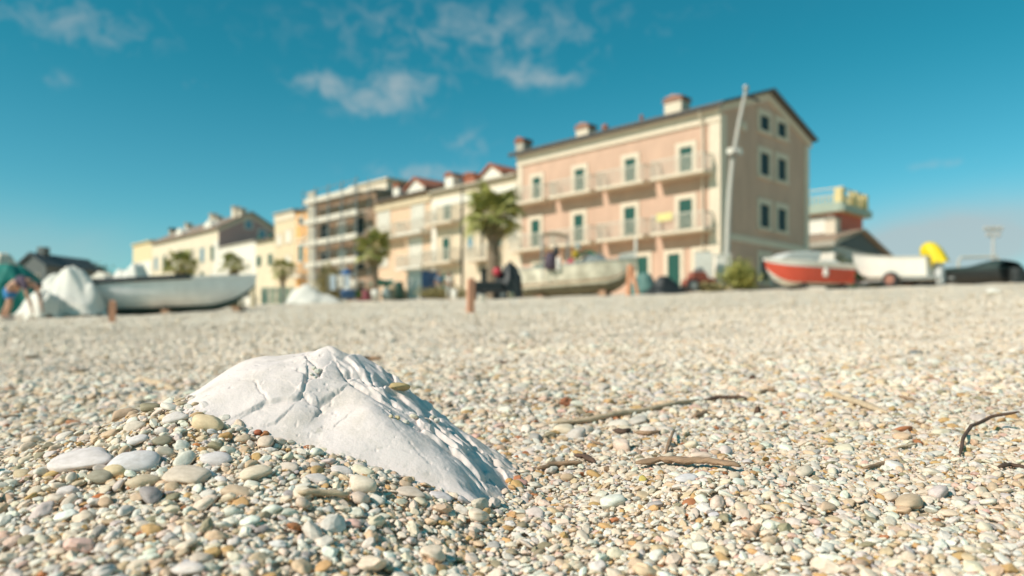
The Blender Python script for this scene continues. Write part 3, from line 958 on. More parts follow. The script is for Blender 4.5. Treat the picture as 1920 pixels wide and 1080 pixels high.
def balcony(parent, x0, x1, z, d, slabm, railm, th=.16, rail=True, step=.10, bw=.011):
    s = obj('balcony', MB().box(x0, x1, -d, -.002, z - th, z), slabm, parent)
    if rail:
        m = MB()
        n = int((x1 - x0) / step)
        for k in range(n + 1):
            xx = x0 + .05 + (x1 - x0 - .1) * k / n
            m.box(xx - bw, xx + bw, -d + .04, -d + .06, z, z + .84)
        for sx in (x0 + .05, x1 - .05):
            for k in range(int(d / step)):
                m.box(sx - .01, sx + .01, -d + .1 + k * step, -d + .1 + k * step + 2 * bw, z, z + .84)
        obj('railing', m, railm, s)
        hr = MB().box(x0 + .02, x1 - .02, -d + .025, -d + .075, z + .84, z + .89)
        for sx in (x0 + .05, x1 - .05):
            hr.box(sx - .025, sx + .025, -d + .076, -.003, z + .84, z + .89)
        obj('handrail', hr, railm, s)
    return s

def chimney(roof, x, y, z0, w, d, h, m, capm):
    c = obj('chimney', MB().box(x - w / 2, x + w / 2, y - d / 2, y + d / 2, z0, z0 + h), m, roof)
    k = MB().box(x - w / 2 - .08, x + w / 2 + .08, y - d / 2 - .08, y + d / 2 + .08, z0 + h, z0 + h + .09)
    k.box(x - w / 2, x + w / 2, y - d / 2 + .0, y - d / 2 + .1, z0 + h + .09, z0 + h + .2)
    k.box(x - w / 2, x + w / 2, y + d / 2 - .1, y + d / 2, z0 + h + .09, z0 + h + .2)
    k.prism([(x - w / 2 - .12, z0 + h + .2), (x + w / 2 + .12, z0 + h + .2), (x, z0 + h + .36)], 'y', y - d / 2 - .1, y + d / 2 + .1)
    return c, k

def add_chim(roof, *a):
    c, k = chimney(roof, *a)
    # third level is the last: the cap joins the roof as its own sub-part
    obj('chimney_cap', k, a[-1], roof)

# ---- the big pink house
M_pink = mat('pink_plaster', (.555, .37, .28), .85, .10, .9, .05, stretch=(1, 1, .45))
GD = 10.2
house_r, roof = house('pink_house', 'large pink three-storey house with green shutters and cream corner trim', -15.0, 0, GD, 9.72, 11.42, M_pink, M_roof, .45)
# cornice, corner pilasters, string course
obj('cornice', MB().box(-15.0, .10, -.12, -.002, 8.85, 9.38).box(-15.0, .14, -.22, -.003, 9.382, 9.56), M_trim, house_r)
obj('pilaster', MB().box(-.62, .06, -.06, -.003, 0, 8.848), M_trim, house_r)
obj('pilaster', MB().box(.003, .065, -.05, .55, 0, 9.25), M_trim, house_r)
obj('pilaster', MB().box(.003, .06, GD - .5, GD + .05, 0, 9.25), M_trim, house_r)
obj('pilaster', MB().box(-14.99, -14.55, -.055, -.003, 0, 8.848), M_trim, house_r)
obj('string_course', MB().box(.004, .05, .56, GD - .51, 2.72, 3.08), M_trim, house_r)
sl = (11.42 - 9.72) / (GD / 2)
obj('bargeboard', MB().prism([(-.3, 9.72 - .3 * sl - .38), (GD / 2, 11.42 - .42), (GD + .3, 9.72 - .3 * sl - .38), (GD + .3, 9.72 - .3 * sl - .0), (GD / 2, 11.42 - .0), (-.3, 9.72 - .3 * sl)], 'x', .004, .12), M_trim, house_r)
obj('gutter', MB().tube([(-15.3, -.52, 9.52), (.45, -.52, 9.52)], .08, 8), M_dark, house_r)
obj('downpipe', MB().tube([(-.95, -.50, 9.45), (-.95, -.16, 8.8), (-.95, -.12, 0)], .055, 8), M_trim, house_r)
ROWU = [(1000.9, 1013.9, 333, 377), (1080, 1095.6, 317, 364), (1174, 1191.5, 297.5, 347.7), (1277, 1297.5, 275.8, 330)]
ROWL = [(998.3, 1012, 412.6, 462.8), (1078.4, 1093.6, 402.2, 454.7), (1172.7, 1191, 388.3, 445), (1275.5, 1297.5, 373.7, 435.3)]
for row, zf in ((ROWU, 6.28), (ROWL, 3.26)):
    for i, (a, b_, y0, y1) in enumerate(row):
        xa, _ = fpx(a, y0); xb, _ = fpx(b_, y0)
        _, zt = fpx((a + b_) / 2, y0)
        win(house_r, (xa + xb) / 2, (zf + zt) / 2, (xb - xa) * 1.14, zt - zf, M_green, M_trim, .27, shutter=M_green, part='window', sill=False)
for zf in (6.28, 3.26):
    for (xa, xb) in ((-3.72, -.35), (-7.55, -4.2), (-11.3, -8.0), (-14.9, -11.75)):
        balcony(house_r, xa, xb, zf, 1.0, M_trim, M_rail)
for (a, b_, y0) in ((1196, 1216, 481), (1253, 1276, 476), (1304, 1331, 471)):
    xa, _ = fpx(a, y0); xb, _ = fpx(b_, y0); _, zt = fpx((a + b_) / 2, y0)
    win(house_r, (xa + xb) / 2, zt / 2, xb - xa, zt, M_green, M_trim, .24, shutter=M_green, part='door', sill=False)
for a in (-9.4, -13.0):
    win(house_r, a, 1.15, 1.0, 2.3, M_green, M_trim, .24, shutter=M_green, part='door', sill=False)
for wc in (4.7, 6.72):
    for (zt, zb) in ((10.05, 9.2), (7.95, 6.68), (5.05, 3.75), (2.1, .7)):
        if wc > 5 and zt < 3: continue
        win(house_r, wc, (zt + zb) / 2, 1.02, zt - zb, M_dkpane, M_trim, .30, rotz=math.pi / 2, xo=0)
obj('wall_plate', MB().tube([(.005, 2.35, 9.0), (.10, 2.35, 9.0)], .26, 14), M_trim, house_r)
add_chim(roof, -3.0, .55, 9.55, 1.1, .85, 1.0, M_trim, M_cap)
add_chim(roof, -9.6, .55, 9.55, .95, .75, .8, M_trim, M_cap)
add_chim(roof, -14.9, .45, 9.5, .7, .8, .95, M_conc, M_red)
obj('vent_pipe', MB().lathe([(.14, 9.4), (.14, 10.15), (.2, 10.2), (.2, 10.4), (.05, 10.5)], 10, (-8.3, .8, 0)), M_red, roof)
obj('vent_pipe', MB().lathe([(.08, 9.4), (.08, 10.3), (.14, 10.35), (.05, 10.5)], 10, (-5.6, .8, 0)), M_red, roof)
M_yel = mat('yellow_cloth', (.66, .60, .26), .8, .08, 5)
bn = obj('banner', MB().grid([[(-3.15 + k * .1, -1.19 - .015 * math.sin(k * 1.3), 3.80 + j * .14) for k in range(11)] for j in range(4)]), M_yel, None, loc=K0, rotz=ROT)
tag(bn, 'yellow cloth hanging on the lowest right balcony of the pink house', 'cloth')

# ---- cream house next to it
M_cream = mat('cream_plaster', (.63, .53, .40), .85, .08, 1.3, .05)
r2, roof2 = house('cream_house', 'cream plaster house with white frieze next to the pink house', -24.1, -15.02, 9, 8.35, 9.75, M_cream, mat('grey_roof_edge', (.42, .38, .31), .8, .15, 8), .35)
obj('frieze', MB().box(-24.05, -15.05, -.09, -.002, 7.2, 7.75), M_white, r2)
obj('pilaster', MB().box(-24.05, -23.5, -.07, -.003, 0, 7.19), M_white, r2)
obj('pilaster', MB().box(-15.9, -15.05, -.07, -.003, 4.0, 7.19), M_white, r2)
for bx_ in ((832.6, 846.8, 376, 412), (831, 844, 446, 488), (926, 941, 352, 392), (930, 942, 432, 462)):
    wpx(r2, *bx_, M_green, M_trim, .12, shutter=M_green)
M_blue = mat('blue_pane', (.13, .27, .36), .3, .15, 3)
for bx_ in ((881.5, 891, 368, 385), (878, 887, 441, 468)):
    wpx(r2, *bx_, M_blue, M_trim, .1)
for (a, b_, y) in ((797, 845, 420), (773, 843, 496), (871, 918, 487)):
    xa, z = fpx(a, y, 1.0); xb, _ = fpx(b_, y, 1.0)
    z = round(z, 2)
    balcony(r2, max(xa, -23.9), xb, z, 1.0, M_trim, M_rail)
for px_ in (868, 905):
    xa, _ = fpx(px_, 400)
    obj('downpipe', MB().tube([(xa, -.1, 8.2), (xa, -.1, 0)], .06, 8), M_dark, r2)
add_chim(roof2, -22.6, .8, 8.3, .9, .8, 1.1, M_white, M_red)
add_chim(roof2, -21.4, 1.6, 8.5, 1.4, .7, .8, M_red, M_red)
obj('dormer', MB().prism([(-18.9, 8.35), (-16.9, 8.35), (-16.9, 8.75), (-17.9, 9.35), (-18.9, 8.75)], 'y', .3, 3), M_white, roof2)
obj('dormer_roof', MB().prism([(-19.1, 8.74), (-17.9, 9.46), (-16.7, 8.74), (-16.7, 8.88), (-17.9, 9.62), (-19.1, 8.88)], 'y', .1, 3.2), M_red, roof2)
for px_, yb, lab in ((839, 540, 'dark ground-floor door of the cream house'),):
    win(r2, fpx(px_, yb)[0], 1.1, 1.3, 2.2, M_green, M_trim, .12, part='door', sill=False)
win(r2, -17.5, 1.2, 2.0, 2.4, M_dkpane, M_trim, .15, part='door', sill=False)

# ---- apricot house with white shutters
M_apri = mat('apricot_plaster', (.64, .46, .325), .85, .07, 1.3, .05)
r3, roof3 = house('apricot_house', 'apricot house with tall white shutters and long balconies', -31.4, -24.12, 9, 8.6, 9.95, M_apri, M_roof, .5)
obj('cornice', MB().box(-31.38, -24.14, -.15, -.002, 7.75, 8.25), mat('sand_plaster', (.56, .46, .32), .85, .08, 2), r3)
M_wshut = mat('white_shutter', (.70, .67, .60), .6, .05, 30, stretch=(1, 1, 8))
for bx_ in ((709, 731, 388, 444), (773, 795.5, 375, 430), (769, 792, 446, 500), (707, 727, 470, 500)):
    wpx(r3, *bx_, M_wshut, M_white, .08, shutter=M_wshut)
for (a, b_, y) in ((690, 738, 444), (741, 797, 434), (741, 792, 500)):
    xa, z = fpx(a, y, 1.0); xb, _ = fpx(b_, y, 1.0); z = fpx((a + b_) / 2, y, 1.0)[1]
    balcony(r3, max(xa, -31.3), min(xb, -24.2), z, 1.0, M_white, M_rail)
win(r3, -26.3, 1.1, 1.6, 2.2, M_dkpane, M_trim, .12, part='door', sill=False)
win(r3, -29.5, 1.1, 1.2, 2.2, M_green, M_trim, .12, part='door', sill=False)
obj('dormer', MB().prism([(-27.6, 8.7), (-25.4, 8.7), (-25.4, 9.0), (-26.5, 9.7), (-27.6, 9.0)], 'y', .3, 3), M_white, roof3)
obj('dormer_roof', MB().prism([(-27.9, 8.95), (-26.5, 9.8), (-25.1, 8.95), (-25.1, 9.1), (-26.5, 9.98), (-27.9, 9.1)], 'y', .1, 3.2), M_red, roof3)
add_chim(roof3, -29.8, 1.2, 8.7, .8, .7, 1.0, M_white, M_red)

# ---- house under scaffolding
M_brown = mat('bare_brown_plaster', (.37, .25, .17), .9, .22, 1.6, .1)
r4, roof4 = house('unfinished_house', 'tall brown house under repair behind scaffolding', -41.9, -31.42, 9, 9.55, 9.95, M_brown, M_conc, .2)
obj('pilaster', MB().box(-41.88, -40.6, -.25, -.003, 0, 10.75), M_conc, r4)
obj('penthouse', MB().box(-37.2, -32, 1.5, 6, 9.8, 10.75).box(-37.6, -31.7, 1.3, 6.3, 10.75, 10.9), M_trim, r4)
for zr in (1.3, 4.2, 7.1):
    for xr in (-39.3, -36.4, -33.6):
        win(r4, xr, zr, 1.3, 1.9, M_dkpane if xr != -36.4 else M_wshut, M_conc, .12)
sc_r = empty('scaffolding', K0, ROT, 'metal scaffolding with pale plank decks in front of the brown house', 'scaffolding')
for k, z in enumerate((1.9, 3.8, 5.7, 7.6, 9.4)):
    d_ = obj('deck', MB().box(-40.5, -31.9, -1.35, -.35, z - .06, z), M_conc, sc_r)
    obj('toe_board', MB().box(-40.5, -31.9, -1.42, -1.353, z - .08, z + .38), mat('pale_board', (.58, .54, .47), .8, .15, 3), d_)
    obj('guard_rail', MB().tube([(-40.5, -1.38, z + .95), (-31.9, -1.38, z + .95)], .03, 6), M_metal, sc_r)
for xk in (-40.45, -38.3, -36.2, -34.1, -31.95):
    for yk in (-1.46, -.3):
        obj('standard', MB().tube([(xk, yk, 0), (xk, yk, 10.6)], .045, 6), M_metal, sc_r)
for k, (xa, xb) in enumerate(((-40.4, -38.3), (-38.3, -36.2), (-36.2, -34.1), (-34.1, -32))):
    obj('brace', MB().tube([(xa, -1.5, 2.0 * k + .1), (xb, -1.5, 2.0 * k + 4.0)], .03, 6), M_metal, sc_r)

# ---- orange, sand, green-shuttered and white fronts
M_orange = mat('orange_plaster', (.72, .39, .15), .85, .07, 1.3)
r5, roof5 = house('orange_house', 'narrow bright orange house left of the scaffolding', -44.4, -41.95, 9, 9.3, 9.9, M_orange, M_roof, .3)
wpx(r5, 561, 567.5, 408, 420, M_dkpane, M_white, .12); wpx(r5, 560.5, 567.5, 460, 490, M_green, M_white, .2)
obj('string_course', MB().box(-44.35, -42, -.12, -.003, 6.6, 6.8), M_trim, r5)
balcony(r5, -44.3, -42.1, 3.3, .9, M_white, M_rail)
win(r5, -43.2, 1.1, 1.1, 2.2, M_dkpane, M_trim, .1, part='door', sill=False)
M_sand = mat('sand_yellow_plaster', (.63, .52, .36), .85, .07, 1.3)
r6, roof6 = house('sand_house', 'tall sand-yellow house beside the narrow orange one', -48.5, -44.42, 9, 9.5, 9.9, M_sand, M_conc, .3)
obj('parapet', MB().box(-48.45, -44.45, -.1, -.003, 8.8, 9.45), M_trim, r6)
for bx_ in ((536, 546, 432, 455), (520, 528, 440, 460), (536, 545, 480, 500)):
    wpx(r6, *bx_, M_wshut, M_trim, .1)
M_lem = mat('lemon_plaster', (.66, .57, .42), .85, .07, 1.3)
r7, roof7 = house('shuttered_house', 'low pale yellow house with green shutters left of the sand-yellow one', -52.5, -48.52, 9, 7.3, 8.3, M_lem, M_roof, .4)
for bx_ in ((481.5, 489.5, 480, 500), (503, 510.5, 476, 498), (482, 489, 443, 452), (504, 511, 438, 448)):
    wpx(r7, *bx_, M_green, None, .1, shutter=M_green)
win(r7, -50.4, 1.1, 1.1, 2.2, M_dkpane, M_trim, .1, part='door', sill=False)
r8, roof8 = house('low_white_house', 'plain low white house below the mauve gable', -61.25, -52.52, 9, 7.35, 7.6, M_white, M_conc, .15)
for xr in (-59.3, -56.6, -54.2):
    win(r8, xr, 4.6, .9, 1.5, M_wshut, M_trim, .1); win(r8, xr, 1.1, 1.0, 2.2, M_dkpane, M_trim, .1, part='door', sill=False)
M_ivory = mat('ivory_plaster', (.68, .60, .47), .85, .07, 1.0)
r9, roof9 = house('long_house', 'long ivory row house with a mauve gable end', -81, -61.3, 7.4, 9.7, 11.6, M_ivory, mat('faded_roof_tiles', (.27, .20, .155), .8, .2, 8), .4)
M_mauve = mat('mauve_plaster', (.42, .28, .27), .85, .06, 1.2)
obj('gable_wall', MB().prism([(.01, 0), (7.39, 0), (7.39, 9.65), (3.7, 11.5), (.01, 9.65)], 'x', -61.29, -61.24), M_mauve, r9)
obj('bargeboard', MB().prism([(-.3, 9.1), (3.7, 11.15), (7.7, 9.1), (7.7, 9.45), (3.7, 11.5), (-.3, 9.45)], 'x', -61.235, -61.12), M_trim, r9)
obj('pilaster', MB().box(-62.3, -61.26, -.06, -.003, 0, 8.2), M_white, r9)
for k in range(7):
    for z in (1.2, 4.3, 7.0):
        win(r9, -79.5 + k * 2.8, z, .95, 1.6, (M_conc, M_wshut, M_blue, M_conc, M_green)[(k * 2 + int(z)) % 5], M_trim, .12)
for z in (9.4, 10.3):
    win(r9, 5.0 if z < 10 else 3.4, z, .8, .9, M_blue, M_white, .1, rotz=math.pi / 2, xo=-61.22)
balcony(r9, -66.5, -62.6, 3.2, .9, M_white, M_rail)
balcony(r9, -74, -69, 5.9, .9, M_white, M_rail)
for k, xx in enumerate((-65.6, -74.0)):
    obj('dormer', MB().prism([(xx - 1, 9.8), (xx + 1, 9.8), (xx + 1, 10.5), (xx, 11.0), (xx - 1, 10.5)], 'y', .6, 3.5), M_white, roof9)
for xx, hh_, ww in ((-62.4, .95, .7), (-63.9, 1.35, .9), (-68.6, .8, .6), (-70.0, 1.25, .8), (-77.5, .9, .7)):
    add_chim(roof9, xx, 3.2, 11.0, ww, .7, hh_, M_trim, M_conc)
M_yw = mat('yellow_plaster', (.64, .54, .34), .85, .08, 1.2)
r10, roof10 = house('yellow_house', 'far house with a yellow upper floor at the left end of the row', -88, -81.05, 8, 10.0, 10.4, M_yw, M_yw, .3)
obj('lower_wall', MB().box(-87.95, -81.1, -.08, -.003, 0, 7.6), M_white, r10)
win(r10, -84.5, 4.5, 1.3, 1.8, M_blue, M_white, .1); win(r10, -82.6, 4.5, 1.0, 1.8, M_blue, M_white, .1)
add_chim(roof10, -82, 3, 10.1, .8, .8, 1.6, M_conc, M_dark)
# far end of the street: low houses beyond
M_slate = mat('slate_blue_roof', (.055, .075, .085), .7, .2, 4)
r11, roof11 = house('far_house', 'far white house with dark red roof behind the covered boats', -112, -90, 9, 6.4, 7.6, M_white, mat('far_red_roof', (.36, .22, .16), .8, .2, 5), .5)
for k in range(6):
    win(r11, -110 + k * 3.2, 3.8, 1.1, 1.6, M_blue if k % 2 else M_dkpane, M_trim, .12)
add_chim(roof11, -95, 3, 7.2, .9, .9, 1.7, M_dark, M_dark)
p = at(62, 520, 78)
dh = empty('dark_house', (p.x, p.y, STREET), -.25, 'dark grey gabled house far left behind the green tent', 'house')
M_dgrey = mat('dark_grey_plaster', (.12, .135, .135), .9, .12, 2)
obj('wall', MB().prism([(-1.6, 0), (1.6, 0), (1.6, 4.9), (-.2, 5.9), (-1.6, 5.0)], 'y', 0, 7), M_dgrey, dh)
rf = obj('roof', MB().prism([(-1.8, 4.92), (-.2, 6.05), (1.8, 4.75), (1.8, 4.95), (-.2, 6.25), (-1.8, 5.12)], 'y', -.3, 7.3), M_slate, dh)
obj('chimney', MB().box(-.55, .25, 1, 1.8, 5.6, 6.9), M_dgrey, rf)
win(dh, .3, 3.3, .9, 1.3, M_dkpane, M_conc, .1)

# ---- low grey-roofed house and red tower behind, right of the pink house
B1 = Vector(((1564 - CX) / F * 62, 62, STREET))
r12 = empty('low_house', B1, ROT, 'low white house with dark roof and shaded gable right of the pink house', 'house')
obj('wall', MB().prism([(0, -.3), (11.5, -.3), (11.5, 4.9), (5.0, 6.5), (0, 5.35)], 'x', -9, 0), M_white, r12)
M_sgrey = mat('shade_grey_plaster', (.40, .42, .40), .9, .08, 1.5)  # shade on the white gable, put into the colour as flat grey
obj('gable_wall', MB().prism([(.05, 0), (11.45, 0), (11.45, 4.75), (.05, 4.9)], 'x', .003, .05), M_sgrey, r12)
rf = obj('roof', MB().prism([(-.6, 5.3), (5.0, 6.55), (12.0, 4.6), (12.0, 4.82), (5.0, 6.77), (-.6, 5.52)], 'x', -9.3, .5), mat('tan_roof', (.34, .24, .17), .8, .2, 10), r12)
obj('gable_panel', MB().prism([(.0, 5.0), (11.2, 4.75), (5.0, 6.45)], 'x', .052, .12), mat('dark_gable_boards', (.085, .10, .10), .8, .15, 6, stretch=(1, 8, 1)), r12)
obj('eave_board', MB().box(-9.2, .3, -.62, -.5, 4.9, 5.3), M_conc, r12)
for k in range(5):
    win(r12, -.9 - k * 1.2, 2.6, .8, 3.4, M_wshut, None, .1, sill=False)
add_chim(rf, -1.5, 3.2, 6.3, .9, .9, 1.2, M_trim, M_conc)
B2 = Vector(((1574 - CX) / F * 70, 70, STREET))
r13 = empty('red_tower', B2, ROT, 'red tower house with yellow balustraded roof terrace', 'house')
M_redp = mat('red_plaster', (.52, .14, .095), .85, .08, 1.5)
M_yelp = mat('pale_yellow_plaster', (.68, .55, .28), .85, .06, 2)
M_mint = mat('mint_plaster', (.36, .42, .35), .85, .06, 2)
obj('wall', MB().box(-9, 0, 0, 5.2, 0, 8.95), M_redp, r13)
obj('terrace_slab', MB().box(-9.5, .5, -.5, 5.7, 8.95, 9.2), M_yelp, r13)
obj('cornice', MB().box(-9.45, .45, -.72, -.51, 8.97, 9.77), M_mint, r13)
obj('cornice', MB().box(.51, .7, -.7, 5.7, 8.97, 9.6), M_mint, r13)
for (xx, yy_) in ((.1, -.2), (.1, 2.9), (.1, 5.1), (-3.2, -.2), (-6.5, -.2)):
    obj('pillar', MB().box(xx - .34, xx + .34, yy_ - .34, yy_ + .34, 9.2, 11.1), M_yelp, r13)
obj('top_rail', MB().box(-8.8, .46, -.26, -.12, 11.1, 11.2).box(-.02, .16, .0, 5.4, 11.1, 11.2), M_trim, r13)
obj('middle_rail', MB().box(-8.8, -.35, -.24, -.16, 10.55, 10.62).box(.02, .10, .3, 4.7, 10.55, 10.62), M_rail, r13)
bl = MB()
for k in range(26):
    bl.box(-8.7 + k * .33, -8.7 + k * .33 + .1, -.24, -.16, 9.78, 10.55)
for k in range(14):
    bl.box(.02, .10, .35 + k * .33, .35 + k * .33 + .1, 9.61, 10.55)
obj('balusters', bl, M_yelp, r13)
win(r13, -2.2, 7.5, 1.4, 1.9, M_wshut, M_white, .3)
win(r13, -5.6, 7.5, 1.4, 1.9, M_dkpane, M_white, .3)
obj('porch', MB().box(-5, -.3, -2.5, -.01, 0, 6.4), M_white, r13)

# ---- poles
def pole_obj():
    b0 = on(1362, 37.5)
    r = empty('floodlight_pole', b0, 0, 'tall leaning pale floodlight pole at the corner of the pink house', 'lamp post')
    s = 37.5 / F
    pts = [(0, 0), (1, 60), (3, 130), (6, 190), (11, 245), (24, 320), (36, 378)]
    obj('pole', MB().tube([((a) * s, 0, z * s - .1) for a, z in pts], [.15, .142, .132, .12, .105, .088, .07], 12), mat('pale_pole', (.47, .45, .41), .6, .06, 2), r, smooth=True)
    for dx, zz, rr in ((4, 258, .19), (20, 258, .21)):
        h = obj('floodlight', MB().lathe([(.03, -.18), (rr * .7, -.14), (rr, .0), (rr * .95, .06), (.02, .08)], 14), M_metal, r, smooth=True)
        h.location = (dx * s, -.3, zz * s); h.rotation_euler = (math.radians(75), 0, math.radians(-25 if dx < 10 else 30))
        obj('lens', MB().lathe([(.01, .09), (rr * .88, .085), (rr * .88, .075), (.01, .075)], 14), M_rail, h)
    obj('bracket', MB().tube([(4 * s, -.3, 255 * s), (12 * s, 0, 250 * s), (20 * s, -.3, 255 * s)], .04, 6), M_metal, r)
    obj('top_arm', MB().tube([(35 * s, 0, 366 * s), (62 * s, 0, 356 * s)], .07, 6), M_dark, r)
    obj('top_ball', MB().lathe([(.01, 378 * s), (.14, 380 * s), (.16, 384 * s), (.12, 388 * s), (.01, 390 * s)], 10, (36.5 * s, 0, -.1)), M_metal, r)
pole_obj()
b0 = on(1862, 45)
r = empty('stadium_lamp', (b0.x, b0.y, STREET), 0, 'distant thin lamp mast with a cluster of lights at the far right', 'lamp post')
M_mast = mat('pale_mast', (.48, .48, .47), .6, .06, 3)
obj('mast', MB().tube([(0, 0, 0), (0, 0, 4.0)], [.10, .07], 8), M_mast, r)
obj('crossbar', MB().box(-.5, .5, -.04, .04, 3.75, 3.82).box(-.4, .4, -.04, .04, 3.4, 3.47), M_mast, r)
for xx, zz in ((-.45, 3.9), (-.15, 3.9), (.15, 3.9), (.45, 3.9), (-.3, 3.55), (.3, 3.55)):
    obj('lamp_head', MB().box(xx - .1, xx + .1, -.12, .06, zz - .1, zz + .1), M_mast, r, bevel=.02)
# ================================================================== PALMS AND BUSHES
M_leafA = mat('palm_leaf', (.20, .23, .05), .5, .35, 3, col2=(.34, .33, .10))
M_leafD = mat('dry_palm_leaf', (.24, .19, .10), .8, .25, 3)
M_trunk = mat('palm_trunk', (.20, .15, .105), .9, .35, 14, .6)

def frond_mesh(name, L_, dry=False):
    mb = MB()
    n = 17
    pet = L_ * .58
    mb.tube([(0, 0, 0), (pet * .5, 0, .03), (pet, 0, 0)], [.022, .016, .012], 5)
    for k in range(n):
        a = math.radians(-105 + 210 * k / (n - 1))
        ll = L_ * .56 * (1 - .25 * abs(a) / 1.9) * random.uniform(.9, 1.08)
        d = Vector((math.cos(a), math.sin(a), 0)); s = Vector((-d.y, d.x, 0))
        base = Vector((pet, 0, 0))
        droop = .10 * L_ + random.uniform(0, .16) * L_ + (.2 * L_ if dry else 0)
        w = .034 * L_ / 1.2 + .012
        p0 = base; p1 = base + d * ll * .55 + Vector((0, 0, .02)); p2 = base + d * ll + Vector((0, 0, -droop))
        i = len(mb.v)
        mb.v += [tuple(p0), tuple(p1 + s * w), tuple(p1 - s * w), tuple(p1 + Vector((0, 0, -.025))), tuple(p2)]
        mb.f += [(i, i + 3, i + 1), (i, i + 2, i + 3), (i + 1, i + 3, i + 4), (i + 3, i + 2, i + 4)]
    me = bpy.data.meshes.new(name)
    me.from_pydata(mb.v, [], mb.f)
    me.materials.append(M_leafD if dry else M_leafA)
    return me
FRONDS = [frond_mesh('frond', 1.25) for _ in range(4)]
DRY = [frond_mesh('dry_frond', 1.0, True) for _ in range(2)]

def palm(x, ycrown, Y, crown_px, label, trunk_r=.2, nf=46, lean=0.):
    b0 = on(x, Y)
    zc = (HY - ycrown) / F * Y - b0.z
    R = crown_px * Y / F / 2
    r = empty('palm_tree', b0, random.uniform(0, 6), label, 'palm tree', 'fan palms along the street')
    rings = []
    H = zc - R * .15
    ptsn = 14
    mb = MB()
    mb.tube([(lean * (k / ptsn) ** 2, 0, -.2 + (H + .2) * k / ptsn) for k in range(ptsn + 1)], [trunk_r * (1.25 - .35 * k / ptsn + .10 * (k % 2) + (.25 if k > ptsn - 4 else 0)) for k in range(ptsn + 1)], 11, jit=.18)
    obj('trunk', mb, M_trunk, r)
    cr = obj('crown', MB().lathe([(.02, H - .5), (trunk_r * 1.7, H - .3), (trunk_r * 1.5, H), (.03, H + .35)], 9, (lean, 0, 0)), M_leafD, r)
    for k in range(nf):
        az_ = k * 2.39996 + random.uniform(-.2, .2)
        elv = math.radians(80 - 108 * (k / nf) ** .85 + random.uniform(-12, 12))
        f = bpy.data.objects.new('frond', random.choice(FRONDS)); C.objects.link(f); f.parent = cr
        f.location = (lean, 0, H + .1)
        f.rotation_euler = Euler((random.uniform(-.5, .5), -elv, az_), 'XYZ')
        sc = R / 1.08 * random.uniform(.62, 1.15)
        f.scale = (sc, sc, sc)
    for k in range(14):
        f = bpy.data.objects.new('dry_frond', random.choice(DRY)); C.objects.link(f); f.parent = cr
        f.location = (lean, 0, H - .1)
        f.rotation_euler = Euler((random.uniform(-.6, .6), math.radians(random.uniform(38, 72)), k * .449 + random.uniform(-.2, .2)), 'XYZ')
        sc = R / 1.3 * random.uniform(.7, .95)
        f.scale = (sc, sc, sc)
    return r
palm(925, 400, 37.5, 112, 'biggest fan palm with a round crown beside the pink house', .27, 44)
palm(703, 466, 45, 74, 'medium fan palm in front of the apricot house', .17, 30)
palm(336, 497, 52, 62, 'fan palm in front of the long ivory row house', .16, 26, .15)
palm(437, 497, 60, 46, 'small fan palm in front of the low white house', .14, 22)
palm(530, 507, 55, 46, 'short fan palm in front of the narrow orange house', .16, 22)

def leafy(name, label, cat, base, rx, ry, rz, n, m, leaf=.09, group=None, stems=5, zc=None, parts=('stem', 'crown')):
    r = empty(name, base, 0, label, cat, group)
    zc = rz if zc is None else zc
    for k in range(stems):
        a = random.uniform(0, 6.28); q = random.uniform(.2, .7)
        tip = (math.cos(a) * rx * q, math.sin(a) * ry * q, zc + rz * random.uniform(-.1, .6))
        obj(parts[0], MB().tube([(math.cos(a) * .06, math.sin(a) * .06, -.1), (tip[0] * .5, tip[1] * .5, tip[2] * .55), tip], [.03, .02, .008], 5), M_trunk, r)
    mb = MB()
    clumps = []
    for k in range(max(10, n // 60)):
        d = Vector((random.gauss(0, 1), random.gauss(0, 1), random.gauss(0, 1))).normalized() * random.uniform(.35, .95)
        clumps.append((Vector((d.x * rx, d.y * ry, zc + d.z * rz)), random.uniform(.16, .34)))
    for k in range(n):
        c, s = random.choice(clumps)
        p = c + Vector((random.gauss(0, s * rx), random.gauss(0, s * ry), random.gauss(0, s * rz)))
        if p.z < .02: p.z = random.uniform(.02, .15)
        u = Vector((random.gauss(0, 1), random.gauss(0, 1), random.gauss(0, 1))).normalized(); w = u.orthogonal().normalized()
        l = leaf * random.uniform(.7, 1.3)
        i = len(mb.v)
        mb.v += [tuple(p - u * l), tuple(p + w * l * .4), tuple(p + u * l), tuple(p - w * l * .4)]
        mb.f.append((i, i + 1, i + 2, i + 3))
    obj(parts[1], mb, m, r, fixn=False)
    return r
M_bush = mat('yellow_green_leaf', (.26, .29, .06), .6, .3, 2, col2=(.40, .37, .10))
M_bushd = mat('dark_green_leaf', (.035, .07, .025), .6, .35, 2, col2=(.07, .10, .03))
M_drygrass = mat('dry_weed', (.32, .27, .12), .8, .3, 2)
leafy('bush', 'round yellow-green bush at the foot of the floodlight pole', 'bush', on(1386, 36), .78, .7, .58, 2600, M_bush, .10)
leafy('bush', 'dark green bush behind the white trailer boat', 'bush', on(1640, 40), 1.25, .8, .85, 2200, M_bushd, .12)
leafy('bush', 'reddish green shrub at the corner of the low white house', 'bush', on(1580, 42), .45, .5, 1.0, 1000, mat('reddish_leaf', (.15, .09, .04), .7, .4, 2, col2=(.10, .12, .03)), .10)
leafy('bush', 'low dry weeds between the tarps and the pole', 'bush', on(1335, 35.5), .6, .4, .22, 700, M_drygrass, .09)
leafy('bush', 'low dry weeds beside the striped beach cabin', 'bush', on(835, 44), 1.6, .6, .35, 1100, M_drygrass, .10)
leafy('bush', 'dry yellow shrub in front of the scaffolding', 'bush', on(618, 52), 1.1, .9, 1.3, 1500, M_drygrass, .12)
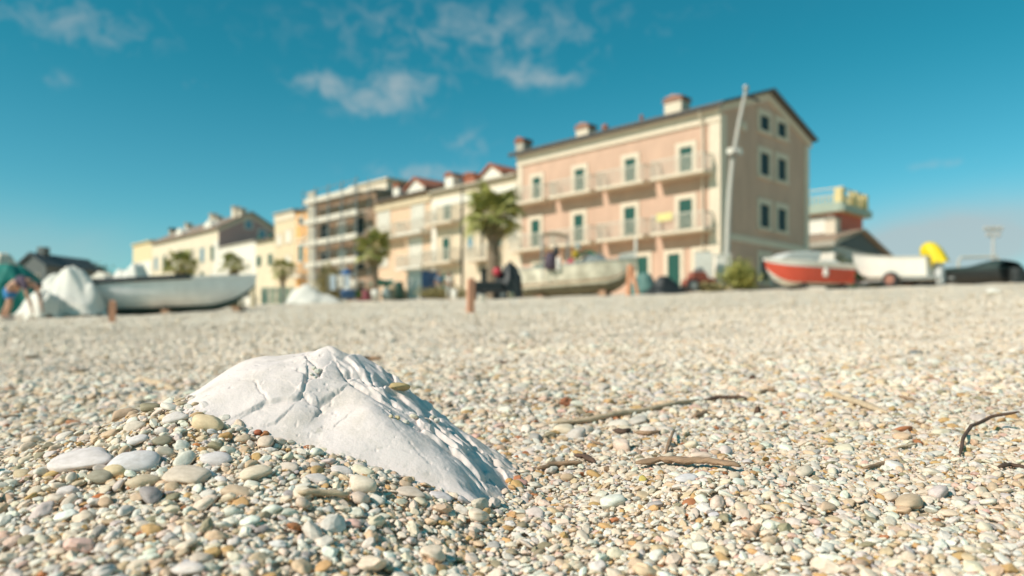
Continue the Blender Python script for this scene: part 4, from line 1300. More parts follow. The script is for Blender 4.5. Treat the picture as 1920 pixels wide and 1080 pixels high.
leafy('bush', 'dry weed tuft at the bow of the long white boat', 'bush', on(442, 27), .35, .3, .25, 500, M_drygrass, .06)
leafy('dark_tree', 'dark green tree far behind the covered boats', 'tree', Vector((at(170, 500, 85).x, 85, STREET)), 1.9, 1.6, 1.6, 2200, M_bushd, .2, stems=3, zc=4.2, parts=('trunk', 'crown'))
leafy('dark_tree', 'dark low tree beside the dark grey house', 'tree', Vector((at(112, 500, 85).x, 85, STREET)), 1.6, 1.6, 1.2, 1600, M_bushd, .2, stems=3, zc=3.0, parts=('trunk', 'crown'))

# ================================================================== BOATS
def smoothstep(a, b_, x):
    t_ = min(1, max(0, (x - a) / (b_ - a))); return t_ * t_ * (3 - 2 * t_)
CHINE = False
def hull_pts(L_, B, D, transom=.8, bowrise=.28, n=22, m=9, flare=.93, inset=0., zmin=0., zlo=0., zhi=1.):
    rows = []
    for i in range(n + 1):
        s = i / n
        hb = B / 2 * (transom + (1 - transom) * smoothstep(0, .4, s)) if s < .45 else B / 2 * max(.012, (1 - ((s - .45) / .55) ** 2.3))
        kz = D * .75 * max(0, (s - .72) / .28) ** 2.2
        top = D * (1 + bowrise * s ** 2)
        row = []
        for j in range(m + 1):
            q = zlo + (zhi - zlo) * j / m
            y = hb * (1 - (1 - q) ** 3.2) ** .68 * (flare + (1 - flare) * q)
            z = kz + (top - kz) * q ** 1.15
            if CHINE:
                y = hb * (.80 * q / .3 if q < .3 else .80 + .20 * (q - .3) / .7)
                z = kz + (top - kz) * (.55 * q if q < .3 else .165 + .835 * (q - .3) / .7)
            row.append((s * L_ + .12 * L_ * bowrise * q * s ** 6, max(0, y - inset), max(z, zmin)))
        rows.append(row)
    return rows

def boat(name, label, stern, bow, B, D, hullm, bottomm, railm, inm, z=None, transom=.8, bowrise=.28, split=.34, cat='boat', thw=2, roll=0., stripe=None, rail_r=.035):
    stern = Vector(stern); bow = Vector(bow)
    d = bow - stern; L_ = d.length
    r = empty(name, stern, math.atan2(d.y, d.x), label, cat)
    r.rotation_euler = Euler((roll, -math.asin(d.z / L_), math.atan2(d.y, d.x)), 'XYZ')
    def shell(rows, sgn):
        return [[(p[0], sgn * p[1], p[2]) for p in row] for row in rows]
    lo = hull_pts(L_, B, D, transom, bowrise, zlo=0, zhi=split, m=5)
    hi = hull_pts(L_, B, D, transom, bowrise, zlo=split, zhi=1.0, m=6)
    bo = MB()
    for sg in (1, -1): bo.grid(shell(lo, sg))
    bo.f.append(tuple(list(range(0, 6)) + [len(lo) * 6 + k for k in reversed(range(0, 6))]))
    obj('bottom', bo, bottomm, r, smooth=True)
    hu = MB()
    n0 = len(hi) * 7
    for sg in (1, -1): hu.grid(shell(hi, sg))
    hu.f.append(tuple([k for k in range(7)] + [n0 + k for k in reversed(range(7))]))
    h = obj('hull', hu, hullm, r)
    # inside skin with a floor
    ins = hull_pts(L_ * .985, B, D * .985, transom, bowrise, zlo=0, zhi=1.0, m=7, inset=.035, zmin=.30 * D)
    ii = MB()
    for sg in (1, -1): ii.grid(shell(ins, sg))
    obj('inner_skin', ii, inm, r)
    top = [row[-1] for row in hi]
    g = MB()
    for sg in (1, -1):
        g.tube([(p[0], sg * p[1], p[2] + .01) for p in top], rail_r, 6)
    g.tube([(top[0][0], top[0][1], top[0][2] + .01), (top[0][0], -top[0][1], top[0][2] + .01)], rail_r, 6)
    obj('gunwale', g, railm, r)
    for k in range(thw):
        s = .28 + .3 * k
        row = ins[int(s * 22)]
        w = row[5][1]
        obj('thwart', MB().box(s * L_ - .12, s * L_ + .12, -w, w, D * .68, D * .72), inm, r)
    if stripe:
        st = hull_pts(L_, B + .012, D, transom, bowrise, zlo=stripe[0], zhi=stripe[1], m=1, inset=-.006)
        sm_ = MB()
        for sg in (1, -1): sm_.grid(shell(st, sg))
        obj('stripe', sm_, stripe[2], r)
    r['L'] = L_
    return r

def drape(name, label, cat, loc, rx, ry, peaks, m, rotz=0, seed=1, folds=.05, n=44, sharp=1.3, floor=-.03, group=None):
    """cloth thrown over something: peaks = (x, y, height, spread) in metres"""
    rr, a = np.meshgrid(np.linspace(0, 1, n + 1), np.linspace(0, 2 * math.pi, n * 2 + 1), indexing='ij')
    k = 1 + .10 * np.sin(a * 3 + seed) + .07 * np.sin(a * 7 + seed * 2.1)
    x = rx * rr * k * np.cos(a); y = ry * rr * k * np.sin(a)
    z = np.zeros_like(x)
    for (px_, py_, ph, sp) in peaks:
        dd = np.hypot(x - px_, (y - py_) * rx / ry) / sp
        z = np.maximum(z, ph / (1 + (dd * .66) ** 3))
    t_ = np.clip((rr - .86) / .14, 0, 1); edge = 1 - t_ * t_ * (3 - 2 * t_)
    f1_ = fbm(np.cos(a) * 2.6 + seed * 5.1 + rr * .8, np.sin(a) * 2.6 + rr * .5, 2, seed)
    f2_ = 1 - np.abs(fbm(x * 2.2 / max(.4, rx) + seed, y * 2.2 / max(.4, ry) + x, 2, seed + 9)) * 2.2
    zz = np.maximum(floor, z * edge + folds * z * (2.6 * f1_ * rr + 1.1 * (f2_ - .5)))
    A = np.stack([x, y, zz], -1).tolist()
    o = obj(name, MB().grid(A), m, None, smooth=True, loc=loc, rotz=rotz, fixn=False)
    # cloth thickness
    md = o.modifiers.new('cloth', 'SOLIDIFY'); md.thickness = .012; md.offset = -1
    tag(o, label, cat, group)
    return o

M_hullw = mat('weathered_white_hull', (.82, .83, .84), .5, .10, 3)
M_bott = mat('shade_teal_bottom', (.12, .17, .16), .7, .2, 4)  # dark green shadow beneath the long hull, painted into its bottom colour
M_tarpw = mat('white_tarp', (.70, .68, .63), .7, .06, 4)
M_gunblk = mat('black_gunwale', (.018, .03, .035), .5, .2, 5)
M_inner = mat('pale_inside', (.52, .50, .45), .6, .1, 4)
M_redh = mat('red_hull', (.62, .085, .045), .4, .08, 3)
M_blue2 = mat('blue_plastic', (.045, .13, .30), .5, .12, 5)
M_teal = mat('teal_cloth', (.012, .20, .165), .7, .18, 3)
M_white2 = mat('white_gelcoat', (.76, .74, .69), .35, .04, 3)
M_gl = mat('smoky_glass', (.30, .36, .36), .12, .1, 3)

# long white boat, left
s = on(137, 20); s.z -= .02
b_ = on(480, 20.9); b_.z += .07
lb = boat('long_boat', 'long white open boat with black gunwale at the left', s, b_, 1.95, .80, M_hullw, M_bott, M_hullw, M_inner, transom=.86, bowrise=.12, split=.22, rail_r=.03)
LL = lb['L']
tp = hull_pts(LL, 1.95, .80, .86, .12)
gb = MB()
for sg in (1, -1):
    gb.tube([(row[-1][0], sg * (row[-1][1] + .012), row[-1][2] + .02) for row in tp[3:16]], .07, 6)
obj('rubbing_strake', gb, M_gunblk, lb)
for k in range(3):
    obj('chock', MB().box(.6 + k * 1.7, .78 + k * 1.7, -.8, .8, -.22, .06), M_wood, lb)
obj('stern_post', MB().box(-.14, -.02, -.97, -.80, -.10, .80), M_white2, lb)
# covered boats and bundles, left
drape('tarp_covered_boat', 'white tarp bundle over a boat stern at the far left of the long boat', 'covered boat', on(122, 18.9), 1.0, .75, [(.22, 0, 1.18, .36), (-.15, 0, .95, .34), (-.5, 0, .6, .3), (.62, -.1, .72, .26)], M_tarpw, 0, 3, .10)
drape('tarp_covered_motor', 'small white tarp bundle sagging beside the bending person', 'covered motor', on(85, 18.2), .42, .42, [(0, 0, .62, .3), (-.12, 0, .5, .2)], M_tarpw, 0, 5, .12)
drape('tarp_covered_cabin', 'tall white pointed tarp cover standing behind the long boat', 'covered boat', on(240, 25.5), 1.15, .9, [(.2, 0, 1.66, .42), (-.12, 0, 1.45, .4), (-.5, 0, .9, .35)], M_tarpw, 0, 8, .09)
drape('tarp_covered_gear', 'cream tarp heap left of the tall pointed tarp cover', 'covered gear', on(192, 27), .9, .8, [(0, 0, 1.35, .45), (-.5, 0, .9, .3)], mat('cream_tarp', (.60, .56, .48), .7, .1, 4), 0, 11, .12)
drape('green_tent', 'teal green dome tent at the far left edge', 'tent', on(15, 24), 1.15, 1.1, [(0, 0, 1.55, .75)], M_teal, 0, 2, .04)
drape('beach_shelter', 'cream rounded beach shelter above the teal tent', 'beach shelter', on(3, 29), .75, .8, [(0, 0, 2.35, .55)], mat('cream_cloth', (.62, .57, .48), .8, .06, 3), 0, 4, .03)

# old centre boat loaded with gear
M_old = mat('old_hull', (.54, .49, .37), .75, .28, 2.2, .1, col2=(.72, .67, .55))
M_oldb = mat('old_bottom', (.16, .15, .10), .8, .35, 4)
s = on(985, 31.2); s.z += .08; b_ = on(1194, 29.9); b_.z += .16
ob = boat('old_fishing_boat', 'weathered old fishing boat loaded with gear in the middle of the beach', s, b_, 1.7, 1.12, M_old, M_oldb, mat('grey_rail', (.42, .44, .42), .6, .15, 4), M_inner, transom=.82, bowrise=.16, split=.36, stripe=(.47, .50, mat('rust_line', (.45, .20, .09), .7, .2, 6)))
obj('engine_bracket', MB().box(-.32, -.03, -.55, .55, .25, 1.05), mat('cream_paint', (.66, .59, .40), .6, .12, 5), ob)
obj('keel_block', MB().box(.6, .85, -.6, .6, -.2, .05), M_wood, ob)
obj('keel_block', MB().box(3.1, 3.35, -.6, .6, -.2, .1), M_wood, ob)
drape('grey_tarp_heap', 'grey tarp mound on the old fishing boat', 'tarp', on(1115, 30.6, 1.12), .72, .5, [(0, 0, .62, .38), (.2, 0, .5, .3)], mat('grey_tarp', (.22, .25, .25), .7, .15, 4), 0, 6, .06)
def bag(name, label, x, ytop, ybot, Y, wpx_, m, cat, prof=None, tilt=0):
    h = (ybot - ytop) * Y / F; w = wpx_ * Y / F / 2
    p = at(x, ybot, Y)
    o = obj(name, MB().lathe([(w * .7, 0), (w, h * .15), (w * .95, h * .6), (w * .6, h * .9), (w * .15, h)] if prof is None else [(w * a, h * z) for a, z in prof], 12), m, None, smooth=True, loc=p)
    o.rotation_euler.y = tilt
    return tag(o, label, cat)
CYL = [(.9, 0), (1, .05), (1, .8), (.75, .92), (.35, .95), (.3, 1)]
BALL = [(.05, 0), (.6, .12), (.95, .35), (1, .55), (.8, .82), (.3, .98), (.02, 1)]
bag('gear_bag', 'dark purple bag of gear standing in the old fishing boat', 1032, 472, 506, 30, 24, mat('purple_cloth', (.085, .06, .085), .8, .2, 4), 'bag')
bag('black_engine', 'black engine cowl above the dark bag on the old boat', 1043, 460, 480, 30.2, 12, M_black, 'engine')
bag('white_canister', 'tall white canister in the old fishing boat', 1047, 482, 508, 29.9, 9, M_wht, 'canister', CYL)
bag('red_buoy', 'red buoy in the old fishing boat', 1071, 484, 504, 30, 15, mat('red_plastic', (.52, .04, .06), .5, .1, 4), 'buoy', BALL)
bag('yellow_buoy', 'yellow buoy above the red one on the old boat', 1079, 468, 486, 30.2, 12, mat('yellow_plastic', (.66, .42, .03), .5, .1, 4), 'buoy', BALL)
bag('white_buoy', 'pale buoy at the top of the gear on the old boat', 1083, 454, 470, 30.3, 12, M_wht, 'buoy', BALL)
m = MB().tube([(0 + .42 * math.cos(a), .0, .42 * math.sin(a)) for a in [math.pi * k / 14 for k in range(15)]], .05, 7)
o = obj('net_hoop', m, mat('green_net', (.03, .20, .11), .7, .2, 6), None, loc=at(1102, 492, 30.4)); tag(o, 'green hoop of a net frame on the old boat', 'net hoop')
# upright panel leaning over the bow
o = obj('white_board', MB().prism([(-.45, 0), (.30, .18), (.42, .62), (-.20, .50)], 'y', -.03, .03), mat('pale_panel', (.58, .57, .52), .6, .08, 3), None, loc=at(1172, 500, 30.6)); tag(o, 'slanted pale board standing on the bow of the old boat', 'board')
o = obj('mast_stub', MB().tube([(0, 0, 0), (0, 0, 1.05)], .05, 7), M_wht, None, loc=at(1192, 496, 31)); tag(o, 'white mast stub at the bow of the old boat', 'mast')
# canopy over the helm
cp = empty('boat_canopy', at(1040, 508, 30.4), 0, 'pale fabric canopy on thin posts over the old boat', 'canopy')
obj('cloth', MB().grid([[(-.55 + 1.1 * i / 8, -.5 + j / 6, 1.36 + .1 * math.sin(i / 8 * math.pi) - .05 * i / 8) for i in range(9)] for j in range(7)]), mat('canopy_cloth', (.50, .46, .38), .8, .06, 3), cp)
for xx in (-.5, .5):
    for yy_ in (-.45, .45):
        obj('post', MB().tube([(xx, yy_, -.3), (xx, yy_, 1.36)], .022, 6), M_metal, cp)
# shores propping the bow
for k, (xa, xb, lab) in enumerate(((1178, 1193, 'orange-painted shore propping the bow of the old boat'), (1205, 1192, 'second thinner orange shore leaning from the right of the bow'))):
    p0 = on(xa if k == 0 else 1197, 29.2); p1 = at(1180 if k == 0 else 1183, 497, 29.4)
    o = obj('boat_shore', MB().tube([p0 - Vector((0, 0, .05)), (p0 + p1) / 2, p1], [.09, .085, .075] if k == 0 else .07, 8), mat('faded_orange_wood', (.58, .27, .15), .8, .15, 6), None)
    tag(o, lab, 'prop')

# things left of the old boat
drape('black_tarp', 'black tarp thrown over an engine left of the old boat', 'tarp', on(952, 28.6), .55, .5, [(.12, 0, 1.38, .30), (-.2, 0, .85, .28), (.36, 0, 1.15, .16)], M_black, 0, 9, .10)
ct = empty('boat_trolley', on(918, 28.2), .15, 'low dark boat trolley with wheels left of the old boat', 'trolley')
obj('frame', MB().box(-.75, .75, -.4, -.32, .30, .38).box(-.75, .75, .32, .4, .30, .38).box(-.7, -.62, -.32, .32, .30, .38).box(.62, .7, -.32, .32, .30, .38), M_dark, ct)
obj('load_box', MB().box(-.6, .45, -.28, .28, .39, .66), M_black, ct, bevel=.03)
obj('drawbar', MB().tube([(.7, 0, .34), (1.25, 0, .52)], .035, 6), M_wood, ct)
for xx in (-.45, .4):
    for yy_ in (-.47, .47):
        w_o = obj('wheel', MB().tube([(xx, yy_ - .05, .17), (xx, yy_ + .05, .17)], .2, 14), M_tyre, ct)
        obj('hub', MB().tube([(xx, yy_ - .06, .17), (xx, yy_ + .06, .17)], .07, 10), M_metal, w_o)
bag('red_buoy', 'red ball buoy resting on the dark trolley', 932, 501, 519, 28.4, 17, mat('red_plastic', (.52, .04, .06), .5, .1, 4), 'buoy', BALL)
bag('white_bucket', 'white bucket on the beach beside the middle wooden stake', 903, 553, 573, 22, 15, M_wht, 'bucket', [(.8, 0), (.82, .02), (1, .93), (1.06, .94), (1.06, 1), (.9, 1), (.88, .9), (.1, .88)])
bag('white_buoy', 'pale round fender at the stern of the old boat', 956, 546, 562, 28.2, 16, mat('cream_paint', (.66, .59, .40), .6, .12, 5), 'buoy', BALL)

# stakes in the shingle
M_stake = mat('salmon_stake', (.56, .28, .18), .8, .15, 10, stretch=(1, 1, .2))
for x, Y, hpx, lab in ((882, 11.2, 64, 'taller salmon wooden stake in the middle of the beach'), (210, 11.6, 40, 'shorter salmon wooden stake in front of the long white boat')):
    p0 = on(x, Y); h = hpx * Y / F; w = .047
    mb = MB().loft([[(-w, -w, -.2), (w, -w, -.2), (w, w, -.2), (-w, w, -.2)], [(-w, -w, h - .03), (w, -w, h - .03), (w, w, h - .03), (-w, w, h - .03)], [(-w * .6, -w * .6, h), (w * .6, -w * .6, h), (w * .6, w * .6, h), (-w * .6, w * .6, h)]])
    o = obj('wooden_stake', mb, M_stake, None, loc=p0); o.rotation_euler = (0, math.radians(1.5), .4)
    tag(o, lab, 'stake', 'stakes in the shingle')

# tarps right of the old boat
drape('black_tarp', 'low black tarp tent right of the old boat', 'tarp', on(1245, 33.5), 1.02, .7, [(0, 0, .78, .34), (.35, 0, .55, .24)], M_black, 0, 12, .10)
drape('teal_tarp', 'dull teal tarp heap between the old boat and the black one', 'tarp', on(1208, 34), .75, .6, [(0, 0, .95, .33), (-.25, 0, .7, .25)], mat('dull_teal', (.10, .20, .18), .7, .2, 4), 0, 14, .10)

# red tractor-like winch cart, white boards
wc = empty('winch_cart', on(1310, 36), .2, 'small rusty red winch cart with grey wheels before the pink house', 'cart')
obj('body', MB().prism([(-.7, .35), (.75, .35), (.75, .62), (.35, .68), (.2, .95), (-.35, .95), (-.45, .62), (-.7, .6)], 'y', -.3, .3), mat('rust_red_paint', (.26, .07, .045), .6, .25, 5), wc)
for xx, rr in ((-.42, .30), (.5, .24)):
    for yy_ in (-.36, .36):
        w_o = obj('wheel', MB().tube([(xx, yy_ - .07, rr), (xx, yy_ + .07, rr)], rr, 16), M_tyre, wc)
        obj('rim', MB().tube([(xx, yy_ - .08, rr), (xx, yy_ + .08, rr)], rr * .6, 14), M_metal, w_o)
obj('winch_drum', MB().tube([(.0, -.24, 1.0), (.0, .24, 1.0)], .16, 12), M_metal, wc)
o = obj('white_board', MB().box(-.42, .42, -.03, .03, .55, 1.95).box(-.38, -.32, -.02, .02, -.05, .549).box(.32, .38, -.02, .02, -.05, .549), M_wht, None, loc=on(1320, 37)); tag(o, 'white notice board on two legs by the house door', 'sign board')
o = obj('meter_cabinet', MB().box(-.36, .36, -.2, .2, -.1, 1.72).box(-.40, .40, -.24, .24, 1.72, 1.78).box(-.02, .02, -.215, -.2, .2, 1.6), M_wht, None, loc=on(1355, 37.6), bevel=.01); tag(o, 'white utility cabinet at the foot of the floodlight pole', 'cabinet')

# red and white boat
CHINE = True
s = on(1585, 34.2); s.z += .10; b_ = on(1437, 33.0); b_.z += .16
rb = boat('red_boat', 'small red and white motor boat with a white cabin cover', s, b_, 1.55, .92, M_redh, M_white2, M_white2, M_white2, transom=.85, bowrise=.22, split=.28, rail_r=.06, stripe=(.84, 1.0, M_white2))
Lr = rb['L']
obj('foredeck', MB().grid([[(Lr * (.52 + .44 * i / 10), (j / 6 - .5) * 2 * .70 * (1 - ((i / 10) ** 2.0) * .93), .95 + .20 * (i / 10) + .10 * math.cos((j / 6 - .5) * 3)) for j in range(7)] for i in range(11)]), M_white2, rb, smooth=True)
obj('windscreen', MB().prism([(Lr * .44, 1.0), (Lr * .90, 1.12), (Lr * .80, 1.42), (Lr * .55, 1.50), (Lr * .40, 1.48)], 'y', -.52, .52), mat('cabin_cover', (.55, .56, .55), .4, .05, 3), rb, bevel=.08)
obj('seat', MB().box(Lr * .18, Lr * .36, -.5, .5, .5, 1.12), M_white2, rb, bevel=.05)
obj('fender', MB().lathe([(.02, .35), (.11, .42), (.12, .62), (.04, .78)], 10, (Lr * .42, .82, 0)), mat('fender_grey', (.6, .58, .54), .5, .05, 4), rb)
obj('cradle', MB().box(.4, .55, -.6, .6, -.25, .08), M_dark, rb)
obj('cradle', MB().box(2.4, 2.55, -.5, .5, -.25, .12), M_dark, rb)

# white boat on trailer with yellow covered outboard
s = on(1752, 32.0); s.z += .26; b_ = on(1603, 34.8); b_.z += .26
wb = boat('trailer_boat', 'white open boat on a trailer with a yellow covered outboard', s, b_, 1.7, .92, M_white2, M_white2, mat('grey_rub_rail', (.50, .48, .44), .5, .08, 4), M_inner, transom=.95, bowrise=.36, split=.3, rail_r=.04)
om = obj('outboard_motor', MB().loft([[(-.12 - .09, -.09, -.1), (-.12 + .12, -.09, -.1), (-.12 + .12, .09, -.1), (-.21, .09, -.1)], [(-.36, -.12, .42), (-.06, -.12, .42), (-.06, .12, .42), (-.36, .12, .42)], [(-.40, -.14, .8), (-.02, -.14, .8), (-.02, .14, .8), (-.40, .14, .8)]]), mat('light_grey_paint', (.55, .56, .57), .5, .1, 5), wb, bevel=.03)
om.rotation_euler.y = math.radians(18)
om.location = (-.12, 0, -.10); om.scale = (1.1, 1.35, 1.32)
cv = MB()
A = []
for i in range(13):
    row = []
    for j in range(25):
        a = 2 * math.pi * j / 24; v = i / 12
        rr = (.30 + .05 * math.sin(a * 5) * v + .04 * math.sin(a * 3 + 1)) * (math.sin(min(1, (1 - (1 - v) ** 2.2)) * math.pi / 2))
        row.append((-.24 + .16 * (1 - v) + rr * 1.15 * math.cos(a), rr * math.sin(a) + .10 * (1 - v), 1.30 - .74 * v ** 1.5 + .06 * math.sin(a * 4 + 1) * v + .07 * math.cos(a + 2) * v))
    A.append(row)
obj('cover', cv.grid(A), mat('yellow_tarp', (.80, .60, .015), .6, .08, 4), om, smooth=True)
tr = empty('boat_trailer', on(1735, 32.2), wb.rotation_euler.z, 'galvanised boat trailer with red-brown wheels under the white boat', 'trailer')
obj('frame', MB().box(-.9, 3.2, -.55, -.47, .28, .36).box(-.9, 3.2, .47, .55, .28, .36).box(-.6, -.5, -.47, .47, .28, .36).box(1.4, 1.5, -.47, .47, .28, .36), M_metal, tr)
obj('drawbar', MB().tube([(3.1, -.5, .32), (3.7, 0, .34)], .05, 6).tube([(3.1, .5, .32), (3.9, 0, .34)], .05, 6), M_metal, tr)
for yy_ in (-.78, .78):
    w_o = obj('wheel', MB().tube([(1.05, yy_ - .09, .30), (1.05, yy_ + .09, .30)], .33, 18), M_tyre, tr)
    obj('rim', MB().tube([(1.05, yy_ - .10, .30), (1.05, yy_ + .10, .30)], .20, 14), mat('red_brown_rim', (.30, .13, .09), .6, .2, 6), w_o)
jw = obj('jockey_wheel', MB().tube([(3.85, -.06, .16), (3.85, .06, .16)], .2, 14), M_tyre, tr)
obj('rim', MB().tube([(3.85, -.07, .16), (3.85, .07, .16)], .1, 12), mat('red_brown_rim', (.30, .13, .09), .6, .2, 6), jw)

# dark covered boats at the right edge
CHINE = False
def covered_boat(name, label, x0, x1, Y0, Y1, B, D, m, dz=0):
    s = on(x0, Y0); b_ = on(x1, Y1); s.z += dz; b_.z += dz
    r = boat(name, label, s, b_, B, D, M_black, M_black, m, M_dark, transom=.85, bowrise=.18, rail_r=.04, cat='covered boat')
    L_ = r['L']
    rows = hull_pts(L_, B, D, .85, .18)
    A = []
    for i, row in enumerate(rows):
        p = row[-1]; s_ = i / (len(rows) - 1)
        A.append([(p[0], p[1] * 1.03 * math.cos(math.pi * j / 10), p[2] + .02 - .12 * (j in (0, 10)) + (.30 + .08 * math.sin(s_ * 9)) * math.sin(math.pi * j / 10) * (1 - s_ ** 3) * (.75 + .25 * math.sin(s_ * 5 + 1))) for j in range(11)])
    obj('cover', MB().grid(A), m, r, smooth=True)
    return r
M_dgreen = mat('dark_green_tarp', (.020, .040, .036), .6, .25, 4, .2)
covered_boat('covered_boat', 'boat under a dark green tarp right of the white trailer boat', 1895, 1768, 33.5, 36.5, 1.8, .66, M_dgreen)
covered_boat('covered_boat', 'black covered boat cut off by the right edge', 2010, 1880, 34, 36.5, 1.7, .5, M_black)
covered_boat('covered_boat', 'low black covered boat added as the shadow under the trailer of the white boat', 1790, 1655, 36.5, 38.5, 1.6, .42, M_black)  # dark filler added to supply the shadow below the trailer
drape('blue_tarp', 'bright blue tarp on the dark covered boats', 'tarp', on(1870, 35, .62), .5, .4, [(0, 0, .35, .35)], mat('blue_tarp', (.05, .24, .48), .6, .1, 4), 0, 15, .06)
o = obj('black_drum', MB().lathe([(.22, 0), (.30, .03), (.31, .3), (.29, .33), (.31, .36), (.30, .66), (.22, .70), (.02, .70)], 16), M_black, None, smooth=False, loc=on(1906, 33.2, .0)); o.rotation_euler.y = 0; tag(o, 'black round drum at the right edge of the beach', 'drum')
gf = empty('boat_arch', on(1835, 36.5), 0, 'pale tubular arch standing behind the dark covered boats', 'arch')
obj('tube_arch', MB().tube([(-.95, 0, 0), (-.95, 0, 1.20), (-.85, 0, 1.36), (.85, 0, 1.40), (.95, 0, 1.24), (.95, 0, 0)], .06, 8), mat('pale_tube', (.60, .56, .48), .5, .05, 4), gf)

# ================================================================== STREET CLUTTER (left of the old boat)
cb = empty('beach_cabin', on(785, 46), ROT, 'small white and blue striped beach cabin', 'cabin')
obj('wall', MB().box(-1.0, .25, 0, 1.3, 0, 1.75), mat('pale_blue_paint', (.42, .50, .50), .7, .06, 4), cb)
for k in range(9):
    obj('plank', MB().box(-1.0, .25, -.025, -.002, .05 + k * .19, .05 + k * .19 + .11), M_wht, cb)
obj('side_panel', MB().box(.252, .30, .02, 1.28, .02, 1.7), M_blue2, cb)
obj('roof', MB().prism([(-.15, 1.72), (1.45, 1.9), (1.45, 1.98), (-.15, 1.80)], 'x', -1.1, .4), M_wht, cb)
drape('tarp_covered_boat', 'low white tarp-covered boat before the scaffolding', 'covered boat', on(590, 42), 1.55, .9, [(-.45, 0, 1.02, .6), (.5, 0, .5, .5)], M_tarpw, 0, 21, .07)
# green slatted fence
fr = empty('slat_fence', on(520, 44), .05, 'green slatted fence beside the bow of the long boat', 'fence')
for k in range(14):
    obj('slat', MB().box(-.92 + k * .138, -.92 + k * .138 + .085, -.02, .02, .02, .98), mat('green_slat', (.085, .22, .18), .7, .15, 5) if k % 3 else mat('grey_slat', (.32, .33, .29), .7, .15, 5), fr)
obj('rail', MB().box(-.95, 1.0, .021, .06, .25, .33), M_wood, fr); obj('rail', MB().box(-.95, 1.0, .021, .06, .72, .80), M_wood, fr)
o = obj('tan_post', MB().box(-.09, .09, -.09, .09, -.1, 1.05).prism([(-.09, 1.05), (.09, 1.05), (0, 1.15)], 'y', -.09, .09), mat('tan_wood', (.55, .47, .33), .8, .1, 5), None, loc=on(474, 33)); tag(o, 'tan wooden post at the bow of the long boat', 'post')
ul = empty('clothes_line', on(640, 47), .1, 'line of pale blue and white washing before the scaffolding', 'clothes line')
for xx in (-.8, .8):
    obj('post', MB().tube([(xx, 0, -.1), (xx, 0, 1.75)], .03, 6), M_metal, ul)
obj('line', MB().tube([(-.8, 0, 1.7), (0, 0, 1.64), (.8, 0, 1.7)], .01, 5), M_wht, ul)
for k, (xx, w, h, mm) in enumerate(((-.5, .34, .9, mat('pale_blue_cloth', (.50, .58, .66), .8, .06, 4)), (-.05, .30, .75, M_wht), (.35, .34, 1.05, mat('pale_blue_cloth', (.5, .58, .66), .8, .06, 4)))):
    obj('cloth', MB().grid([[(xx - w / 2 + w * i / 6, .02 * math.sin(i * 1.7 + j), 1.66 - h * j / 6) for i in range(7)] for j in range(7)]), mm, ul, smooth=True)
def umbrella(name, label, x, Y, R, H, m):
    r = empty(name, on(x, Y), 0, label, 'umbrella')
    obj('pole', MB().tube([(0, 0, -.1), (0, 0, H)], .025, 7), M_metal, r)
    obj('canopy', MB().lathe([(R, H - .38), (R * .72, H - .2), (R * .38, H - .06), (.02, H)], 8), m, r)
umbrella('beach_umbrella', 'small blue umbrella beside the scaffolding', 650, 48, .42, 2.05, M_blue2)
umbrella('beach_umbrella', 'wide green umbrella beside the medium palm', 712, 46, .72, 1.25, mat('green_umbrella', (.05, .20, .13), .7, .1, 4))
bag('blue_bin', 'dark blue bin before the scaffolding', 652, 545, 560, 43, 28, M_blue2, 'bin', [(.9, 0), (1, .8), (1.05, .82), (1.05, 1), (.1, 1)])
bag('white_sack', 'white sack on the dark blue bin', 655, 538, 545, 43, 22, M_tarpw, 'sack', BALL)
bag('dark_bin', 'dark green bin left of the striped cabin', 749, 528, 560, 45, 14, mat('green_bin', (.03, .09, .075), .6, .15, 5), 'bin', [(.9, 0), (1, .82), (1.06, .84), (1.0, .95), (.6, 1)])
bag('white_chair_stack', 'white plastic stack left of the dark green bin', 704, 543, 562, 44, 16, M_wht, 'chair stack', [(.9, 0), (.85, .4), (1, .45), (.95, .9), (.4, 1)])
bag('grey_cloth_heap', 'grey bundle right of the white plastic stack', 725, 540, 562, 44.4, 20, mat('grey_blue_cloth', (.22, .28, .28), .8, .15, 4), 'bundle')
bag('white_drum', 'white drum in front of the striped cabin', 852, 542, 561, 42, 12, M_wht, 'drum', CYL)
bag('green_pot', 'green plant tub beside the dark blue bin', 672, 546, 560, 43.5, 14, mat('green_pot', (.12, .22, .06), .7, .15, 4), 'tub', [(.75, 0), (1, .9), (1.08, .92), (1.08, 1), (.1, 1)])
drape('red_cloth_heap', 'small dark heap with red cloth beside the medium palm', 'heap', on(683, 46), .45, .4, [(0, 0, .6, .28)], mat('dull_red_cloth', (.28, .08, .10), .8, .3, 5), 0, 31, .1)
drape('tan_heap', 'tan canvas heap left of the striped cabin', 'heap', on(742, 47), .7, .5, [(0, 0, .95, .45)], mat('tan_canvas', (.45, .36, .24), .8, .2, 4), 0, 33, .1)
gw = obj('garden_wall', MB().box(-4.0, 4.0, -.1, .1, -.3, .75), M_white, None, loc=Vector((at(437, 540, 62).x, 62, STREET)), rotz=ROT); tag(gw, 'low white wall below the small fan palm', 'wall')

